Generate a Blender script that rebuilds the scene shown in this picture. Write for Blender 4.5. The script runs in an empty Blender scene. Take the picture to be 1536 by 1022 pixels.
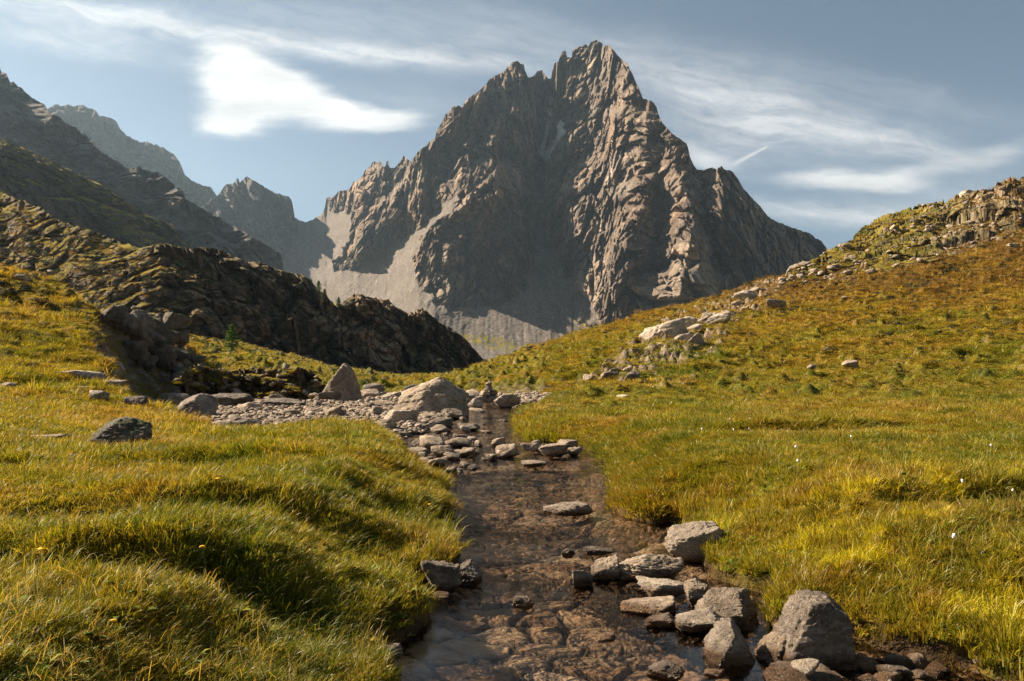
import bpy, math, random, time
import numpy as np
from mathutils import Vector
T0 = time.time()
rnd = random.Random(7)
C = bpy.context.scene.collection
F = 1195.0; CX, CY = 768.0, 511.0; CAMH = 1.5
PITCH = math.atan(49.0 / F)
cp, sp = math.cos(PITCH), math.sin(PITCH)

# ---------------------------------------------------------------- pixel -> direction slopes (u = X/Y, v = (Z-h)/Y)
def uv(px, py):
    px = np.asarray(px, float); py = np.asarray(py, float)
    a = (px - CX) / F; b = (CY - py) / F
    d = cp - b * sp
    return a / d, (sp + b * cp) / d
def on_level(px, py, z=0.0):
    u, v = uv(px, py); Y = (z - CAMH) / v
    return float(u * Y), float(Y)
# inverse: world slopes -> pixel
def pix(u, v):
    d = cp + v * sp
    return CX + F * u / d, CY - F * (v * cp - sp) / d

# ---------------------------------------------------------------- noise
_r = np.random.RandomState(11)
PERM = _r.permutation(256).astype(np.int32); PERM = np.concatenate([PERM, PERM, PERM])
G = _r.normal(size=(256, 3)).astype(np.float32); G /= np.linalg.norm(G, axis=1)[:, None]
RV = _r.rand(256, 4).astype(np.float32)
def perlin(x, y, z):
    x = np.asarray(x, np.float32); y = np.asarray(y, np.float32); z = np.asarray(z, np.float32)
    x, y, z = np.broadcast_arrays(x, y, z)
    xi = np.floor(x).astype(np.int32); yi = np.floor(y).astype(np.int32); zi = np.floor(z).astype(np.int32)
    fx = x - xi; fy = y - yi; fz = z - zi
    xi &= 255; yi &= 255; zi &= 255
    sx = fx*fx*fx*(fx*(fx*6-15)+10); sy = fy*fy*fy*(fy*(fy*6-15)+10); sz = fz*fz*fz*(fz*(fz*6-15)+10)
    def g(dx, dy, dz):
        h = PERM[PERM[PERM[xi+dx] + yi+dy] + zi+dz]
        gg = G[h]
        return gg[..., 0]*(fx-dx) + gg[..., 1]*(fy-dy) + gg[..., 2]*(fz-dz)
    a = g(0,0,0)*(1-sx)+g(1,0,0)*sx; b = g(0,1,0)*(1-sx)+g(1,1,0)*sx
    c = g(0,0,1)*(1-sx)+g(1,0,1)*sx; d = g(0,1,1)*(1-sx)+g(1,1,1)*sx
    return ((a*(1-sy)+b*sy)*(1-sz) + (c*(1-sy)+d*sy)*sz) * 1.6
def fbm(x, y, z, n=4, gain=.5, lac=2.03):
    s = 0; a = 1; t = 0
    for i in range(n):
        s = s + a*perlin(x+i*17.3, y-i*9.1, z+i*5.7); t += a; a *= gain
        x = x*lac; y = y*lac; z = z*lac
    return s/t
def ridged(x, y, z, n=5, gain=.5, lac=2.07, sharp=1.0):
    s = 0; a = 1; t = 0; w = 1
    for i in range(n):
        r = 1 - np.abs(perlin(x+i*13.7, y+i*7.9, z-i*3.3))*1.35
        r = np.clip(r, 0, 1)**(1+sharp)
        s = s + a*r*w; t += a; w = np.clip(r*1.6, .25, 1); a *= gain
        x = x*lac; y = y*lac; z = z*lac
    return s/t
def worley(x, y, z, jitter=.9):
    """F1, F2 and the random values of the nearest cell"""
    x = np.asarray(x, np.float32); y = np.asarray(y, np.float32); z = np.asarray(z, np.float32)
    x, y, z = np.broadcast_arrays(x, y, z)
    xi = np.floor(x).astype(np.int32); yi = np.floor(y).astype(np.int32); zi = np.floor(z).astype(np.int32)
    f1 = np.full(x.shape, 9., np.float32); f2 = f1.copy(); cid = np.zeros(x.shape, np.int32)
    for dx in (-1, 0, 1):
        for dy in (-1, 0, 1):
            for dz in (-1, 0, 1):
                h = PERM[PERM[PERM[(xi+dx) & 255] + ((yi+dy) & 255)] + ((zi+dz) & 255)]
                v = RV[h]
                d = (xi+dx+.5+(v[..., 0]-.5)*jitter-x)**2 + (yi+dy+.5+(v[..., 1]-.5)*jitter-y)**2 + (zi+dz+.5+(v[..., 2]-.5)*jitter-z)**2
                m = d < f1
                f2 = np.where(m, f1, np.minimum(f2, d)); cid = np.where(m, h, cid); f1 = np.where(m, d, f1)
    return np.sqrt(f1), np.sqrt(f2), RV[cid]
def facets(x, y, z, tilt=1.0, jitter=.95):
    """broken rock: every Voronoi cell is a tilted plane of its own (about -1..1), plus the cracks between cells"""
    x = np.asarray(x, np.float32); y = np.asarray(y, np.float32); z = np.asarray(z, np.float32)
    x, y, z = np.broadcast_arrays(x, y, z)
    xi = np.floor(x).astype(np.int32); yi = np.floor(y).astype(np.int32); zi = np.floor(z).astype(np.int32)
    f1 = np.full(x.shape, 9., np.float32); f2 = f1.copy(); val = np.zeros(x.shape, np.float32)
    for dx in (-1, 0, 1):
        for dy in (-1, 0, 1):
            for dz in (-1, 0, 1):
                h = PERM[PERM[PERM[(xi+dx) & 255] + ((yi+dy) & 255)] + ((zi+dz) & 255)]
                v = RV[h]; g = G[h]
                ax = xi+dx+.5+(v[..., 0]-.5)*jitter-x; ay = yi+dy+.5+(v[..., 1]-.5)*jitter-y; az = zi+dz+.5+(v[..., 2]-.5)*jitter-z
                d = ax*ax+ay*ay+az*az
                m = d < f1
                f2 = np.where(m, f1, np.minimum(f2, d))
                val = np.where(m, (v[..., 3]-.5)*.9 + tilt*(g[..., 0]*ax+g[..., 1]*ay+g[..., 2]*az), val); f1 = np.where(m, d, f1)
    e = np.sqrt(f2)-np.sqrt(f1)
    return val, e
def worley2(x, y, jitter=.9):
    x = np.asarray(x, np.float32); y = np.asarray(y, np.float32)
    xi = np.floor(x).astype(np.int32); yi = np.floor(y).astype(np.int32)
    f1 = np.full(x.shape, 9., np.float32); f2 = f1.copy(); cid = np.zeros(x.shape, np.int32)
    for dx in (-1, 0, 1):
        for dy in (-1, 0, 1):
            h = PERM[PERM[(xi+dx) & 255] + ((yi+dy) & 255)]
            v = RV[h]
            d = (xi+dx+.5+(v[..., 0]-.5)*jitter-x)**2 + (yi+dy+.5+(v[..., 1]-.5)*jitter-y)**2
            m = d < f1
            f2 = np.where(m, f1, np.minimum(f2, d)); cid = np.where(m, h, cid); f1 = np.where(m, d, f1)
    return np.sqrt(f1), np.sqrt(f2), RV[cid]
def sstep(a, b, x):
    t = np.clip((x-a)/(b-a), 0, 1); return t*t*(3-2*t)
def lerp(a, b, t): return a + (b-a)*t

def poly_sd(px, py, poly):
    """signed distance to a polygon, negative inside"""
    P = np.asarray(poly, float); n = len(P)
    d2 = np.full(np.shape(px), 1e18); ins = np.zeros(np.shape(px), bool)
    for i in range(n):
        ax, ay = P[i]; bx, by = P[(i+1) % n]
        ex, ey = bx-ax, by-ay; wx, wy = px-ax, py-ay
        t = np.clip((wx*ex+wy*ey)/(ex*ex+ey*ey+1e-12), 0, 1)
        d2 = np.minimum(d2, (wx-ex*t)**2+(wy-ey*t)**2)
        c = (ay <= py) != (by <= py)
        with np.errstate(divide='ignore', invalid='ignore'):
            xc = ax + (py-ay)/(by-ay+1e-18)*ex
        ins ^= c & (px < xc)
    d = np.sqrt(d2)
    return np.where(ins, -d, d)
def line_field(px, py, line):
    """distance to a polyline, side (+ right of travel) and position 0..1 along it"""
    P = np.asarray(line, float); best = np.full(np.shape(px), 1e18); side = np.zeros(np.shape(px)); pos = np.zeros(np.shape(px))
    n = len(P)-1
    for i in range(n):
        ax, ay = P[i]; bx, by = P[i+1]
        ex, ey = bx-ax, by-ay; wx, wy = px-ax, py-ay
        t = np.clip((wx*ex+wy*ey)/(ex*ex+ey*ey+1e-12), 0, 1)
        d = (wx-ex*t)**2+(wy-ey*t)**2
        cr = (ex*wy-ey*wx)/(math.hypot(ex, ey)*np.sqrt(d)+1e-6)
        m = d < best
        best = np.where(m, d, best); side = np.where(m, np.clip(cr, -1, 1), side); pos = np.where(m, (i+t)/n, pos)
    return np.sqrt(best), side, pos

# ---------------------------------------------------------------- object helpers
def tag(o, label=None, cat=None, group=None, kind=None):
    if label: o['label'] = label
    if cat: o['category'] = cat
    if group: o['group'] = group
    if kind: o['kind'] = kind
    return o
def link(name, me, mat=None, parent=None):
    o = bpy.data.objects.new(name, me); C.objects.link(o)
    if mat is not None: me.materials.append(mat)
    if parent is not None: o.parent = parent
    return o
def mesh_np(name, verts, faces, smooth=True, attrs=None):
    """verts (n,3), faces (m,k) with k constant"""
    me = bpy.data.meshes.new(name)
    verts = np.ascontiguousarray(verts, np.float32); faces = np.ascontiguousarray(faces, np.int32)
    me.vertices.add(len(verts)); me.vertices.foreach_set('co', verts.ravel())
    m, k = faces.shape
    me.loops.add(m*k); me.loops.foreach_set('vertex_index', faces.ravel())
    me.polygons.add(m); me.polygons.foreach_set('loop_start', np.arange(0, m*k, k, dtype=np.int32))
    me.polygons.foreach_set('loop_total', np.full(m, k, np.int32))
    me.update(calc_edges=True)
    me.polygons.foreach_set('use_smooth', np.full(m, smooth, bool))
    for a, v in (attrs or {}).items():
        at = me.attributes.new(a, 'FLOAT', 'POINT'); at.data.foreach_set('value', np.ascontiguousarray(v, np.float32).ravel())
    me.validate()
    return me
def grid_faces(nr, nc):
    i = np.arange(nr*nc).reshape(nr, nc)
    return np.stack([i[:-1, :-1], i[:-1, 1:], i[1:, 1:], i[1:, :-1]], -1).reshape(-1, 4)

# ---------------------------------------------------------------- node helper
class NT:
    def __init__(s, tree): s.t = tree; s.n = tree.nodes; s.l = tree.links
    def node(s, typ, **kw):
        n = s.n.new(typ)
        for k, v in kw.items(): setattr(n, k, v)
        return n
    def put(s, sock, v):
        if isinstance(v, bpy.types.NodeSocket): s.l.new(v, sock)
        elif v is not None:
            if sock.type == 'RGBA' and not hasattr(v, '__len__'): v = (v, v, v, 1)
            if sock.type == 'RGBA' and len(v) == 3: v = (*v, 1)
            sock.default_value = v
    def m(s, op, a, b=None, c=None, clamp=False):
        n = s.node('ShaderNodeMath', operation=op, use_clamp=clamp)
        s.put(n.inputs[0], a)
        if b is not None: s.put(n.inputs[1], b)
        if c is not None: s.put(n.inputs[2], c)
        return n.outputs[0]
    def mix(s, f, a, b, blend='MIX'):
        n = s.node('ShaderNodeMix', data_type='RGBA', blend_type=blend); n.clamp_factor = True
        s.put(n.inputs[0], f); s.put(n.inputs[6], a); s.put(n.inputs[7], b)
        return n.outputs[2]
    def ramp(s, v, pts, interp='LINEAR'):
        n = s.node('ShaderNodeValToRGB'); e = n.color_ramp.elements; n.color_ramp.interpolation = interp
        while len(e) < len(pts): e.new(.5)
        for q, (p, c) in zip(e, pts):
            q.position = p; q.color = (*(c if hasattr(c, '__len__') else (c, c, c)), 1)
        s.put(n.inputs[0], v); return n.outputs[0]
    def map(s, v, a, b, c=0., d=1., smooth=False):
        n = s.node('ShaderNodeMapRange'); n.interpolation_type = 'SMOOTHSTEP' if smooth else 'LINEAR'
        for i, q in enumerate((v, a, b, c, d)): s.put(n.inputs[i], q)
        return n.outputs[0]
    def noise(s, vec, scale, detail=4, rough=.55, dist=0.0, out=0):
        n = s.node('ShaderNodeTexNoise'); s.put(n.inputs['Vector'], vec)
        n.inputs['Scale'].default_value = scale; n.inputs['Detail'].default_value = detail
        n.inputs['Roughness'].default_value = rough; n.inputs['Distortion'].default_value = dist
        return n.outputs[out]
    def voro(s, vec, scale, feature='F1', out='Distance', rand=1.0):
        n = s.node('ShaderNodeTexVoronoi', feature=feature); s.put(n.inputs['Vector'], vec)
        n.inputs['Scale'].default_value = scale; n.inputs['Randomness'].default_value = rand
        return n.outputs[out]
    def vmul(s, vec, v3):
        n = s.node('ShaderNodeVectorMath', operation='MULTIPLY'); s.put(n.inputs[0], vec); n.inputs[1].default_value = v3
        return n.outputs[0]
    def vadd(s, a, b):
        n = s.node('ShaderNodeVectorMath', operation='ADD'); s.put(n.inputs[0], a); s.put(n.inputs[1], b)
        return n.outputs[0]
    def attr(s, name, typ='GEOMETRY', out='Fac'):
        n = s.node('ShaderNodeAttribute', attribute_type=typ, attribute_name=name); return n.outputs[out]
    def sep(s, v):
        n = s.node('ShaderNodeSeparateXYZ'); s.put(n.inputs[0], v); return n.outputs
    def bump(s, h, strength, dist, normal=None):
        n = s.node('ShaderNodeBump'); s.put(n.inputs['Height'], h); s.put(n.inputs['Strength'], strength)
        n.inputs['Distance'].default_value = dist
        if normal is not None: s.put(n.inputs['Normal'], normal)
        return n.outputs[0]
def new_mat(name):
    m = bpy.data.materials.new(name); m.use_nodes = True; m.node_tree.nodes.clear()
    k = NT(m.node_tree); k.out = k.node('ShaderNodeOutputMaterial'); k.mat = m
    return k
def principled(k, col, rough=.9, normal=None, spec=.25):
    p = k.node('ShaderNodeBsdfPrincipled'); k.put(p.inputs['Base Color'], col); k.put(p.inputs['Roughness'], rough)
    k.put(p.inputs['Specular IOR Level'], spec)
    if normal is not None: k.put(p.inputs['Normal'], normal)
    k.l.new(p.outputs[0], k.out.inputs[0]); return p

# meadow colour shared by soil and blades: patches of green, olive, ochre and rust
mg = bpy.data.node_groups.new('meadow_colour', 'ShaderNodeTree')
mg.interface.new_socket('Color', in_out='OUTPUT', socket_type='NodeSocketColor')
k = NT(mg); go = k.node('NodeGroupOutput')
pos = k.node('ShaderNodeNewGeometry').outputs['Position']
xyz = k.sep(pos)
flat = k.vmul(pos, (1, 1, .3))
n1 = k.noise(flat, .16, 4, .6); n2 = k.noise(flat, 1.1, 4, .62); n3 = k.noise(flat, 6.0, 3, .6)
hi = k.map(xyz[2], 2.0, 14.0, 0, .22)
s = k.m('ADD', k.m('MULTIPLY', n1, .50), k.m('MULTIPLY', n2, .42))
s = k.m('ADD', s, k.m('MULTIPLY', n3, .22)); s = k.m('ADD', s, hi)
colr = k.ramp(s, [(.37, (.026, .050, .004)), (.48, (.100, .135, .006)), (.575, (.235, .200, .010)), (.68, (.300, .175, .014)), (.81, (.150, .068, .013))])
mp = k.m('MULTIPLY', k.m('MULTIPLY', k.map(xyz[0], .9, 1.6), k.map(xyz[1], 8.5, 6.0)), k.map(k.noise(pos, 1.9, 4, .6), .52, .60), clamp=True)
colr = k.mix(mp, colr, (.50, .42, .010))
k.l.new(colr, go.inputs[0])

def meadow(k):
    g = k.node('ShaderNodeGroup'); g.node_tree = mg; return g.outputs[0]

# grass blade
k = new_mat('grass_blades')
base = meadow(k)
rv = k.attr('tint', 'INSTANCER'); 
isl = k.node('ShaderNodeNewGeometry').outputs['Random Per Island']
dry = k.attr('dry', 'INSTANCER')
c = k.mix(k.map(isl, .72, 1.0, 0, .8), base, (.48, .32, .09))
c = k.mix(k.map(isl, 0, .35, .7, 0), c, (.055, .100, .012))
c = k.mix(dry, c, (.38, .25, .07))
hsv = k.node('ShaderNodeHueSaturation'); k.put(hsv.inputs['Color'], c); k.put(hsv.inputs['Value'], k.map(rv, 0, 1, .55, 1.4))
c = hsv.outputs[0]
d1 = k.node('ShaderNodeBsdfDiffuse'); k.put(d1.inputs[0], c)
t1 = k.node('ShaderNodeBsdfTranslucent'); k.put(t1.inputs[0], k.mix(1.0, c, (1.30, 1.18, .65), 'MULTIPLY'))
g1 = k.node('ShaderNodeBsdfGlossy'); g1.inputs['Roughness'].default_value = .42; g1.inputs[0].default_value = (1, .95, .85, 1)
mx = k.node('ShaderNodeMixShader'); mx.inputs[0].default_value = .45; k.l.new(d1.outputs[0], mx.inputs[1]); k.l.new(t1.outputs[0], mx.inputs[2])
m2 = k.node('ShaderNodeMixShader'); m2.inputs[0].default_value = .02; k.l.new(mx.outputs[0], m2.inputs[1]); k.l.new(g1.outputs[0], m2.inputs[2])
k.l.new(m2.outputs[0], k.out.inputs[0]); M_BLADE = k.mat

# ground: meadow soil, bank earth, gravel, rocky upper slope
k = new_mat('meadow_ground')
geo = k.node('ShaderNodeNewGeometry'); pos = geo.outputs['Position']; nz = k.sep(geo.outputs['Normal'])[2]
base = meadow(k)
fine = k.noise(pos, 9.0, 5, .7)
mid = k.noise(pos, 2.2, 5, .65)
c = k.mix(k.map(fine, .35, .7, .75, .2), base, (.030, .026, .010))
c = k.mix(k.map(mid, .52, .68, 0, .55), c, (.17, .10, .035))
earth = k.ramp(k.noise(pos, 14.0, 5, .7), [(.3, (.022, .014, .008)), (.6, (.07, .042, .022)), (.8, (.16, .09, .03))])
moss = k.mix(k.map(k.noise(pos, 4.0, 4, .65), .50, .66, 0, .7), earth, (.15, .085, .010))
c = k.mix(k.attr('earth'), c, moss)
stone = k.ramp(k.noise(pos, 5.0, 6, .65), [(.3, (.06, .048, .036)), (.5, (.17, .135, .10)), (.7, (.36, .30, .23))])
c = k.mix(k.attr('gravel'), c, stone)
hill_rock = k.ramp(k.noise(k.vmul(pos, (1, 1, 2)), .9, 7, .68), [(.3, (.045, .034, .022)), (.5, (.18, .135, .092)), (.68, (.46, .37, .265))])
rk = k.attr('rock')
steep = k.map(nz, .93, .72, 0, 1)
rmask = k.m('MULTIPLY', k.map(rk, .1, .6), k.map(k.m('ADD', k.noise(pos, .7, 7, .72), k.m('MULTIPLY', steep, .32)), .52, .60), clamp=True)
c = k.mix(rmask, c, hill_rock)
steepm = k.m('MULTIPLY', k.map(nz, .62, .45, 0, 1), k.map(k.sep(pos)[2], .5, 1.2, 0, 1))
c = k.mix(steepm, c, hill_rock)
bmp = k.bump(k.m('ADD', k.noise(pos, 6, 6, .75), k.m('MULTIPLY', k.noise(pos, 1.2, 6, .7), 2.0)), .9, .12)
principled(k, c, .95, bmp, .1); M_GROUND = k.mat

# near rock
def rock_mat(name, dark, mid_, light, wet=True, moss=False):
    k = new_mat(name)
    tc = k.node('ShaderNodeTexCoord'); pos = k.node('ShaderNodeNewGeometry').outputs['Position']
    oi = k.node('ShaderNodeObjectInfo').outputs['Random']
    off = k.node('ShaderNodeCombineXYZ'); k.put(off.inputs[0], k.m('MULTIPLY', oi, 37.0)); k.put(off.inputs[1], k.m('MULTIPLY', oi, 91.0))
    p = k.vadd(pos, off.outputs[0])
    a = k.noise(p, 2.3, 8, .68, .6); b = k.noise(k.vmul(p, (1, 1, 2.6)), 9.0, 8, .72)
    f = k.m('ADD', k.m('MULTIPLY', a, .55), k.m('MULTIPLY', b, .45))
    c = k.ramp(f, [(.34, dark), (.5, mid_), (.66, light)])
    fl = k.noise(p, 42.0, 3, .6)
    c = k.mix(k.map(fl, .60, .72, 0, .55), c, (.50, .44, .36))
    c = k.mix(k.map(fl, .36, .30, 0, .6), c, (.035, .028, .022))
    c = k.mix(k.map(k.noise(p, 5.0, 4, .7), .60, .68, 0, .5), c, (.24, .13, .06))
    hs = k.node('ShaderNodeHueSaturation'); k.put(hs.inputs['Color'], c); k.put(hs.inputs['Value'], k.map(oi, 0, 1, .72, 1.25)); c = hs.outputs[0]
    rough = .85
    if moss:
        nz = k.sep(k.node('ShaderNodeNewGeometry').outputs['Normal'])[2]
        c = k.mix(k.m('MULTIPLY', k.map(nz, .35, .8), k.map(k.noise(p, 4., 4, .6), .42, .52)), c, (.04, .048, .008))
    if wet:
        z = k.m('ADD', k.sep(pos)[2], k.m('MULTIPLY', k.noise(pos, 8.0, 2), -.05))
        w = k.map(z, .055, .01, 0, 1)
        c = k.mix(w, c, k.mix(1.0, c, (.36, .27, .20), 'MULTIPLY')); rough = k.map(w, 0, 1, .82, .22)
    cr = k.voro(k.vadd(k.vmul(p, (1, 1, 1.8)), k.noise(p, 3.0, 4, .6, out=1)), 5.0, 'DISTANCE_TO_EDGE')
    h = k.m('ADD', k.m('MULTIPLY', b, .9), k.m('MULTIPLY', k.map(cr, 0, .06), .10)); h = k.m('ADD', h, k.m('MULTIPLY', k.noise(p, 30., 6, .8), .35))
    principled(k, c, rough, k.bump(h, 1.0, .07), .3)
    return k.mat
M_ROCK = rock_mat('creek_rock', (.060, .043, .031), (.30, .225, .160), (.64, .51, .38))
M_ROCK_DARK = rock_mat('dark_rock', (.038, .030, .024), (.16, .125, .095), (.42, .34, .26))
M_ROCK_PALE = rock_mat('pale_rock', (.13, .098, .072), (.36, .285, .215), (.64, .53, .41))
M_ROCK_MOSS = rock_mat('mossy_rock', (.045, .036, .03), (.11, .085, .065), (.22, .17, .13), moss=True)
# stream bed
k = new_mat('stream_bed_stones')
pos = k.node('ShaderNodeNewGeometry').outputs['Position']
cell = k.attr('cell'); gap = k.attr('gap')
c = k.ramp(cell, [(0, (.17, .108, .068)), (.35, (.31, .205, .135)), (.6, (.40, .28, .185)), (.8, (.35, .26, .19)), (1, (.55, .43, .32))])
n = k.noise(pos, 16., 6, .7)
c = k.mix(k.map(n, .3, .7, .5, 0), c, (.085, .042, .02))
c = k.mix(k.map(k.noise(pos, 50., 3, .6), .6, .72, 0, .5), c, (.42, .30, .2))
c = k.mix(gap, c, (.03, .017, .01))
principled(k, c, .7, k.bump(k.noise(pos, 24, 6, .75), .7, .03), .2); M_BED = k.mat

# water
k = new_mat('clear_water')
pos = k.node('ShaderNodeNewGeometry').outputs['Position']
py = k.sep(pos)[1]
w1 = k.noise(k.vmul(pos, (1.0, 1.6, 1)), 5.0, 3, .55, .6); w2 = k.noise(k.vmul(pos, (1, 2.2, 1)), 22.0, 3, .6)
rip = k.map(k.noise(pos, .7, 2, .5), .42, .62, .15, 1.0)
h = k.m('MULTIPLY', k.m('ADD', w1, k.m('MULTIPLY', w2, .22)), rip)
nb = k.bump(h, .5, .035)
fr = k.node('ShaderNodeFresnel'); fr.inputs[0].default_value = 1.24; k.put(fr.inputs['Normal'], nb)
gl = k.node('ShaderNodeBsdfGlossy'); gl.inputs['Roughness'].default_value = .03; k.put(gl.inputs['Normal'], nb)
tr = k.node('ShaderNodeBsdfTransparent'); tr.inputs[0].default_value = (.93, .87, .78, 1)
mx = k.node('ShaderNodeMixShader'); k.put(mx.inputs[0], k.m('MULTIPLY', fr.outputs[0], 1.0, clamp=True)); k.l.new(tr.outputs[0], mx.inputs[1]); k.l.new(gl.outputs[0], mx.inputs[2])
k.l.new(mx.outputs[0], k.out.inputs[0]); M_WATER = k.mat

# mountain rock, scree, snow, alpine grass (masks stored on the mesh)
def mountain_mat(name, scale, dark, mid_, light, screec, grass_amt=0.0, warm=(.26, .17, .105), bumpd=6.0):
    k = new_mat(name)
    geo = k.node('ShaderNodeNewGeometry'); pos = geo.outputs['Position']; nz = k.sep(geo.outputs['Normal'])[2]
    a = k.noise(pos, .9/scale, 9, .68, .5); b = k.noise(k.vmul(pos, (1, 1, .35)), 3.2/scale, 8, .72, .3)
    f = k.m('ADD', k.m('MULTIPLY', a, .5), k.m('MULTIPLY', b, .5))
    c = k.ramp(f, [(.36, dark), (.5, mid_), (.64, light)])
    c = k.mix(k.map(k.noise(pos, .45/scale, 5, .6), .48, .64, 0, .7), c, k.mix(1.0, c, tuple(w/.18 for w in warm), 'MULTIPLY'))
    c = k.mix(k.map(k.noise(k.vmul(pos, (1, 1, .6)), 9/scale, 6, .75), .56, .66, 0, .75), c, light)
    c = k.mix(k.map(k.noise(k.vmul(pos, (1, 1, .5)), 13/scale, 5, .75), .44, .36, 0, .8), c, dark)
    sc = k.ramp(k.noise(pos, 16./scale, 9, .82), [(.36, tuple(v*.32 for v in screec)), (.5, screec), (.62, tuple(v*1.8 for v in screec))])
    sc = k.mix(k.map(k.noise(k.vmul(pos, (1, .25, .25)), 6./scale, 5, .7), .40, .62, .55, 0), sc, tuple(v*.62 for v in screec))
    c = k.mix(k.attr('scree'), c, sc)
    if grass_amt > 0:
        gm = k.m('MULTIPLY', k.map(k.m('ADD', nz, k.m('MULTIPLY', k.m('SUBTRACT', k.noise(pos, 1.6/scale, 6, .7), .5), .9)), .80-.25*grass_amt, .92-.25*grass_amt), k.attr('grass'), clamp=True)
        gc = k.ramp(k.noise(pos, 2.6/scale, 6, .7), [(.32, (.040, .050, .010)), (.5, (.17, .145, .018)), (.68, (.30, .20, .032))])
        c = k.mix(gm, c, gc)
    c = k.mix(k.attr('snow'), c, (.9, .92, .95))
    h = k.m('ADD', b, k.m('MULTIPLY', k.noise(pos, 9./scale, 7, .78), .5))
    st = k.map(k.attr('scree'), 0, 1, .9, .35)
    principled(k, c, .95, k.bump(h, st, bumpd), .1)
    return k.mat
M_PEAK = mountain_mat('peak_rock', 60., (.062, .051, .044), (.150, .124, .105), (.30, .25, .21), (.215, .178, .150), 0, bumpd=9.)
M_FAR = mountain_mat('far_rock', 80., (.055, .052, .05), (.12, .112, .105), (.22, .20, .185), (.13, .122, .115), 0, (.19, .17, .15), bumpd=10.)
M_HILL = mountain_mat('hill_rock_grass', 9., (.040, .031, .024), (.16, .125, .094), (.38, .30, .23), (.15, .125, .10), 1.0, (.22, .165, .12), bumpd=1.2)
M_CRAG = mountain_mat('crag_rock', 3., (.036, .027, .019), (.135, .100, .070), (.32, .25, .18), (.15, .125, .10), 1.1, (.22, .15, .10), bumpd=.3)
M_CREST = mountain_mat('crest_rock', 7., (.050, .038, .028), (.20, .150, .108), (.46, .37, .275), (.15, .125, .10), 1.25, (.27, .19, .125), bumpd=.8)
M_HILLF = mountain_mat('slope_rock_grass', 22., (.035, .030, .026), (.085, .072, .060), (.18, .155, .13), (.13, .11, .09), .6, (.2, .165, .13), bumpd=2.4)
print('materials', round(time.time()-T0, 1))

# ================================================================ RELIEF MOUNTAINS
def polyline_y(sil, x): 
    s = np.asarray(sil, float); return np.interp(x, s[:, 0], s[:, 1])
RELIEFS = {}
def blur(a, nx, ny, it=2):
    for _ in range(it):
        for ax, n in ((1, nx), (0, ny)):
            if n < 2: continue
            p = np.concatenate([np.repeat(a.take([0], ax), n, ax), a, np.repeat(a.take([-1], ax), n, ax)], ax)
            c = np.cumsum(p, ax); L_ = a.shape[ax]
            i1 = np.arange(L_)+n+n//2; i0 = i1-n
            a = (c.take(i1, ax)-c.take(i0, ax))/n
    return a
def relief(name, sil, bot, x0, x1, step, vstep, y0f, slopef, dispf, mat, jag=0.0, jagscale=12., back=.25, maskf=None, rough_top=0, vdisp=None):
    """a mountain seen from the valley: crest line, foot line, local slope and relief are turned into depth"""
    xs = np.arange(x0, x1+step, step)
    top = polyline_y(sil, xs)
    top = top - jag*(np.abs(perlin(xs/jagscale, 3.1, rough_top))*2.2 - .4 + .6*perlin(xs/(jagscale*.37), 7.7, rough_top))
    b = polyline_y(bot, xs) if hasattr(bot, '__len__') else np.full(xs.shape, float(bot))
    top = np.minimum(top, b-1.0)
    nr = int(np.max(b-top)/vstep)+2
    t = np.linspace(0, 1, nr)[:, None]
    PY = b[None, :]*(1-t) + top[None, :]*t         # row 0 = foot
    PX = np.broadcast_to(xs[None, :], PY.shape)
    u, v = uv(PX, PY)
    tan = blur(slopef(PX, PY), 18, 5)
    den = np.maximum(tan - v, .05)
    dv = np.diff(v, axis=0)
    lnY = np.zeros_like(v); lnY[1:] = np.cumsum(dv*.5*(1/den[1:]+1/den[:-1]), axis=0)
    lnY += np.log(y0f(xs))[None, :]
    Y = np.exp(lnY)
    X0, Z0 = u*Y, CAMH+v*Y
    lnY = lnY + dispf(PX, PY, X0, Y, Z0)
    Y = np.exp(lnY)
    V = np.stack([u*Y, Y, CAMH+v*Y], -1)
    if vdisp: V[..., 2] += vdisp(PX, PY, X0, Y, Z0)
    # back of the ridge: falls away behind the crest
    crest = V[-1]
    rows = [V]
    for q, dz in ((.012, -.012), (.05, -.07), (back, -back*1.1)):
        r = crest.copy(); r[:, 1] += crest[:, 1]*q; r[:, 0] += crest[:, 0]*q*.2; r[:, 2] += dz*crest[:, 1]
        rows.append(r[None])
    V = np.concatenate(rows, 0)
    attrs = {'scree': np.zeros(V.shape[:2]), 'snow': np.zeros(V.shape[:2]), 'grass': np.zeros(V.shape[:2])}
    if maskf:
        for kx, vv in maskf(PX, PY, X0, Y, Z0).items():
            attrs[kx][:nr] = vv; attrs[kx][nr:] = vv[-1]
    me = mesh_np(name, V.reshape(-1, 3), grid_faces(V.shape[0], V.shape[1])[:, ::-1] if False else grid_faces(V.shape[0], V.shape[1]), True, attrs)
    o = link(name, me, mat)
    RELIEFS[o.name] = (xs, top, b, V[:nr])
    return o
def relief_at(name, px, py):
    xs, top, b, V = RELIEFS[name]
    i = int(np.clip(round((px-xs[0])/(xs[1]-xs[0])), 0, len(xs)-1))
    t = (b[i]-py)/(b[i]-top[i]); j = int(np.clip(round(t*(len(V)-1)), 0, len(V)-1))
    return V[j, i]

def ridge_sum(PX, PY, lines):
    """each ridge: polyline, amplitude at start and end, half widths left and right of travel"""
    tot = np.zeros(PX.shape)
    for line, a0, a1, wl, wr, *p in lines:
        pw = p[0] if p else 1.3
        d, s, q = line_field(PX, PY, line)
        w = lerp(wl, wr, .5+.5*s)
        r = np.clip(1-d/w, 0, 1)**pw
        tot = tot + lerp(a0, a1, q)*r
    return tot

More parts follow.
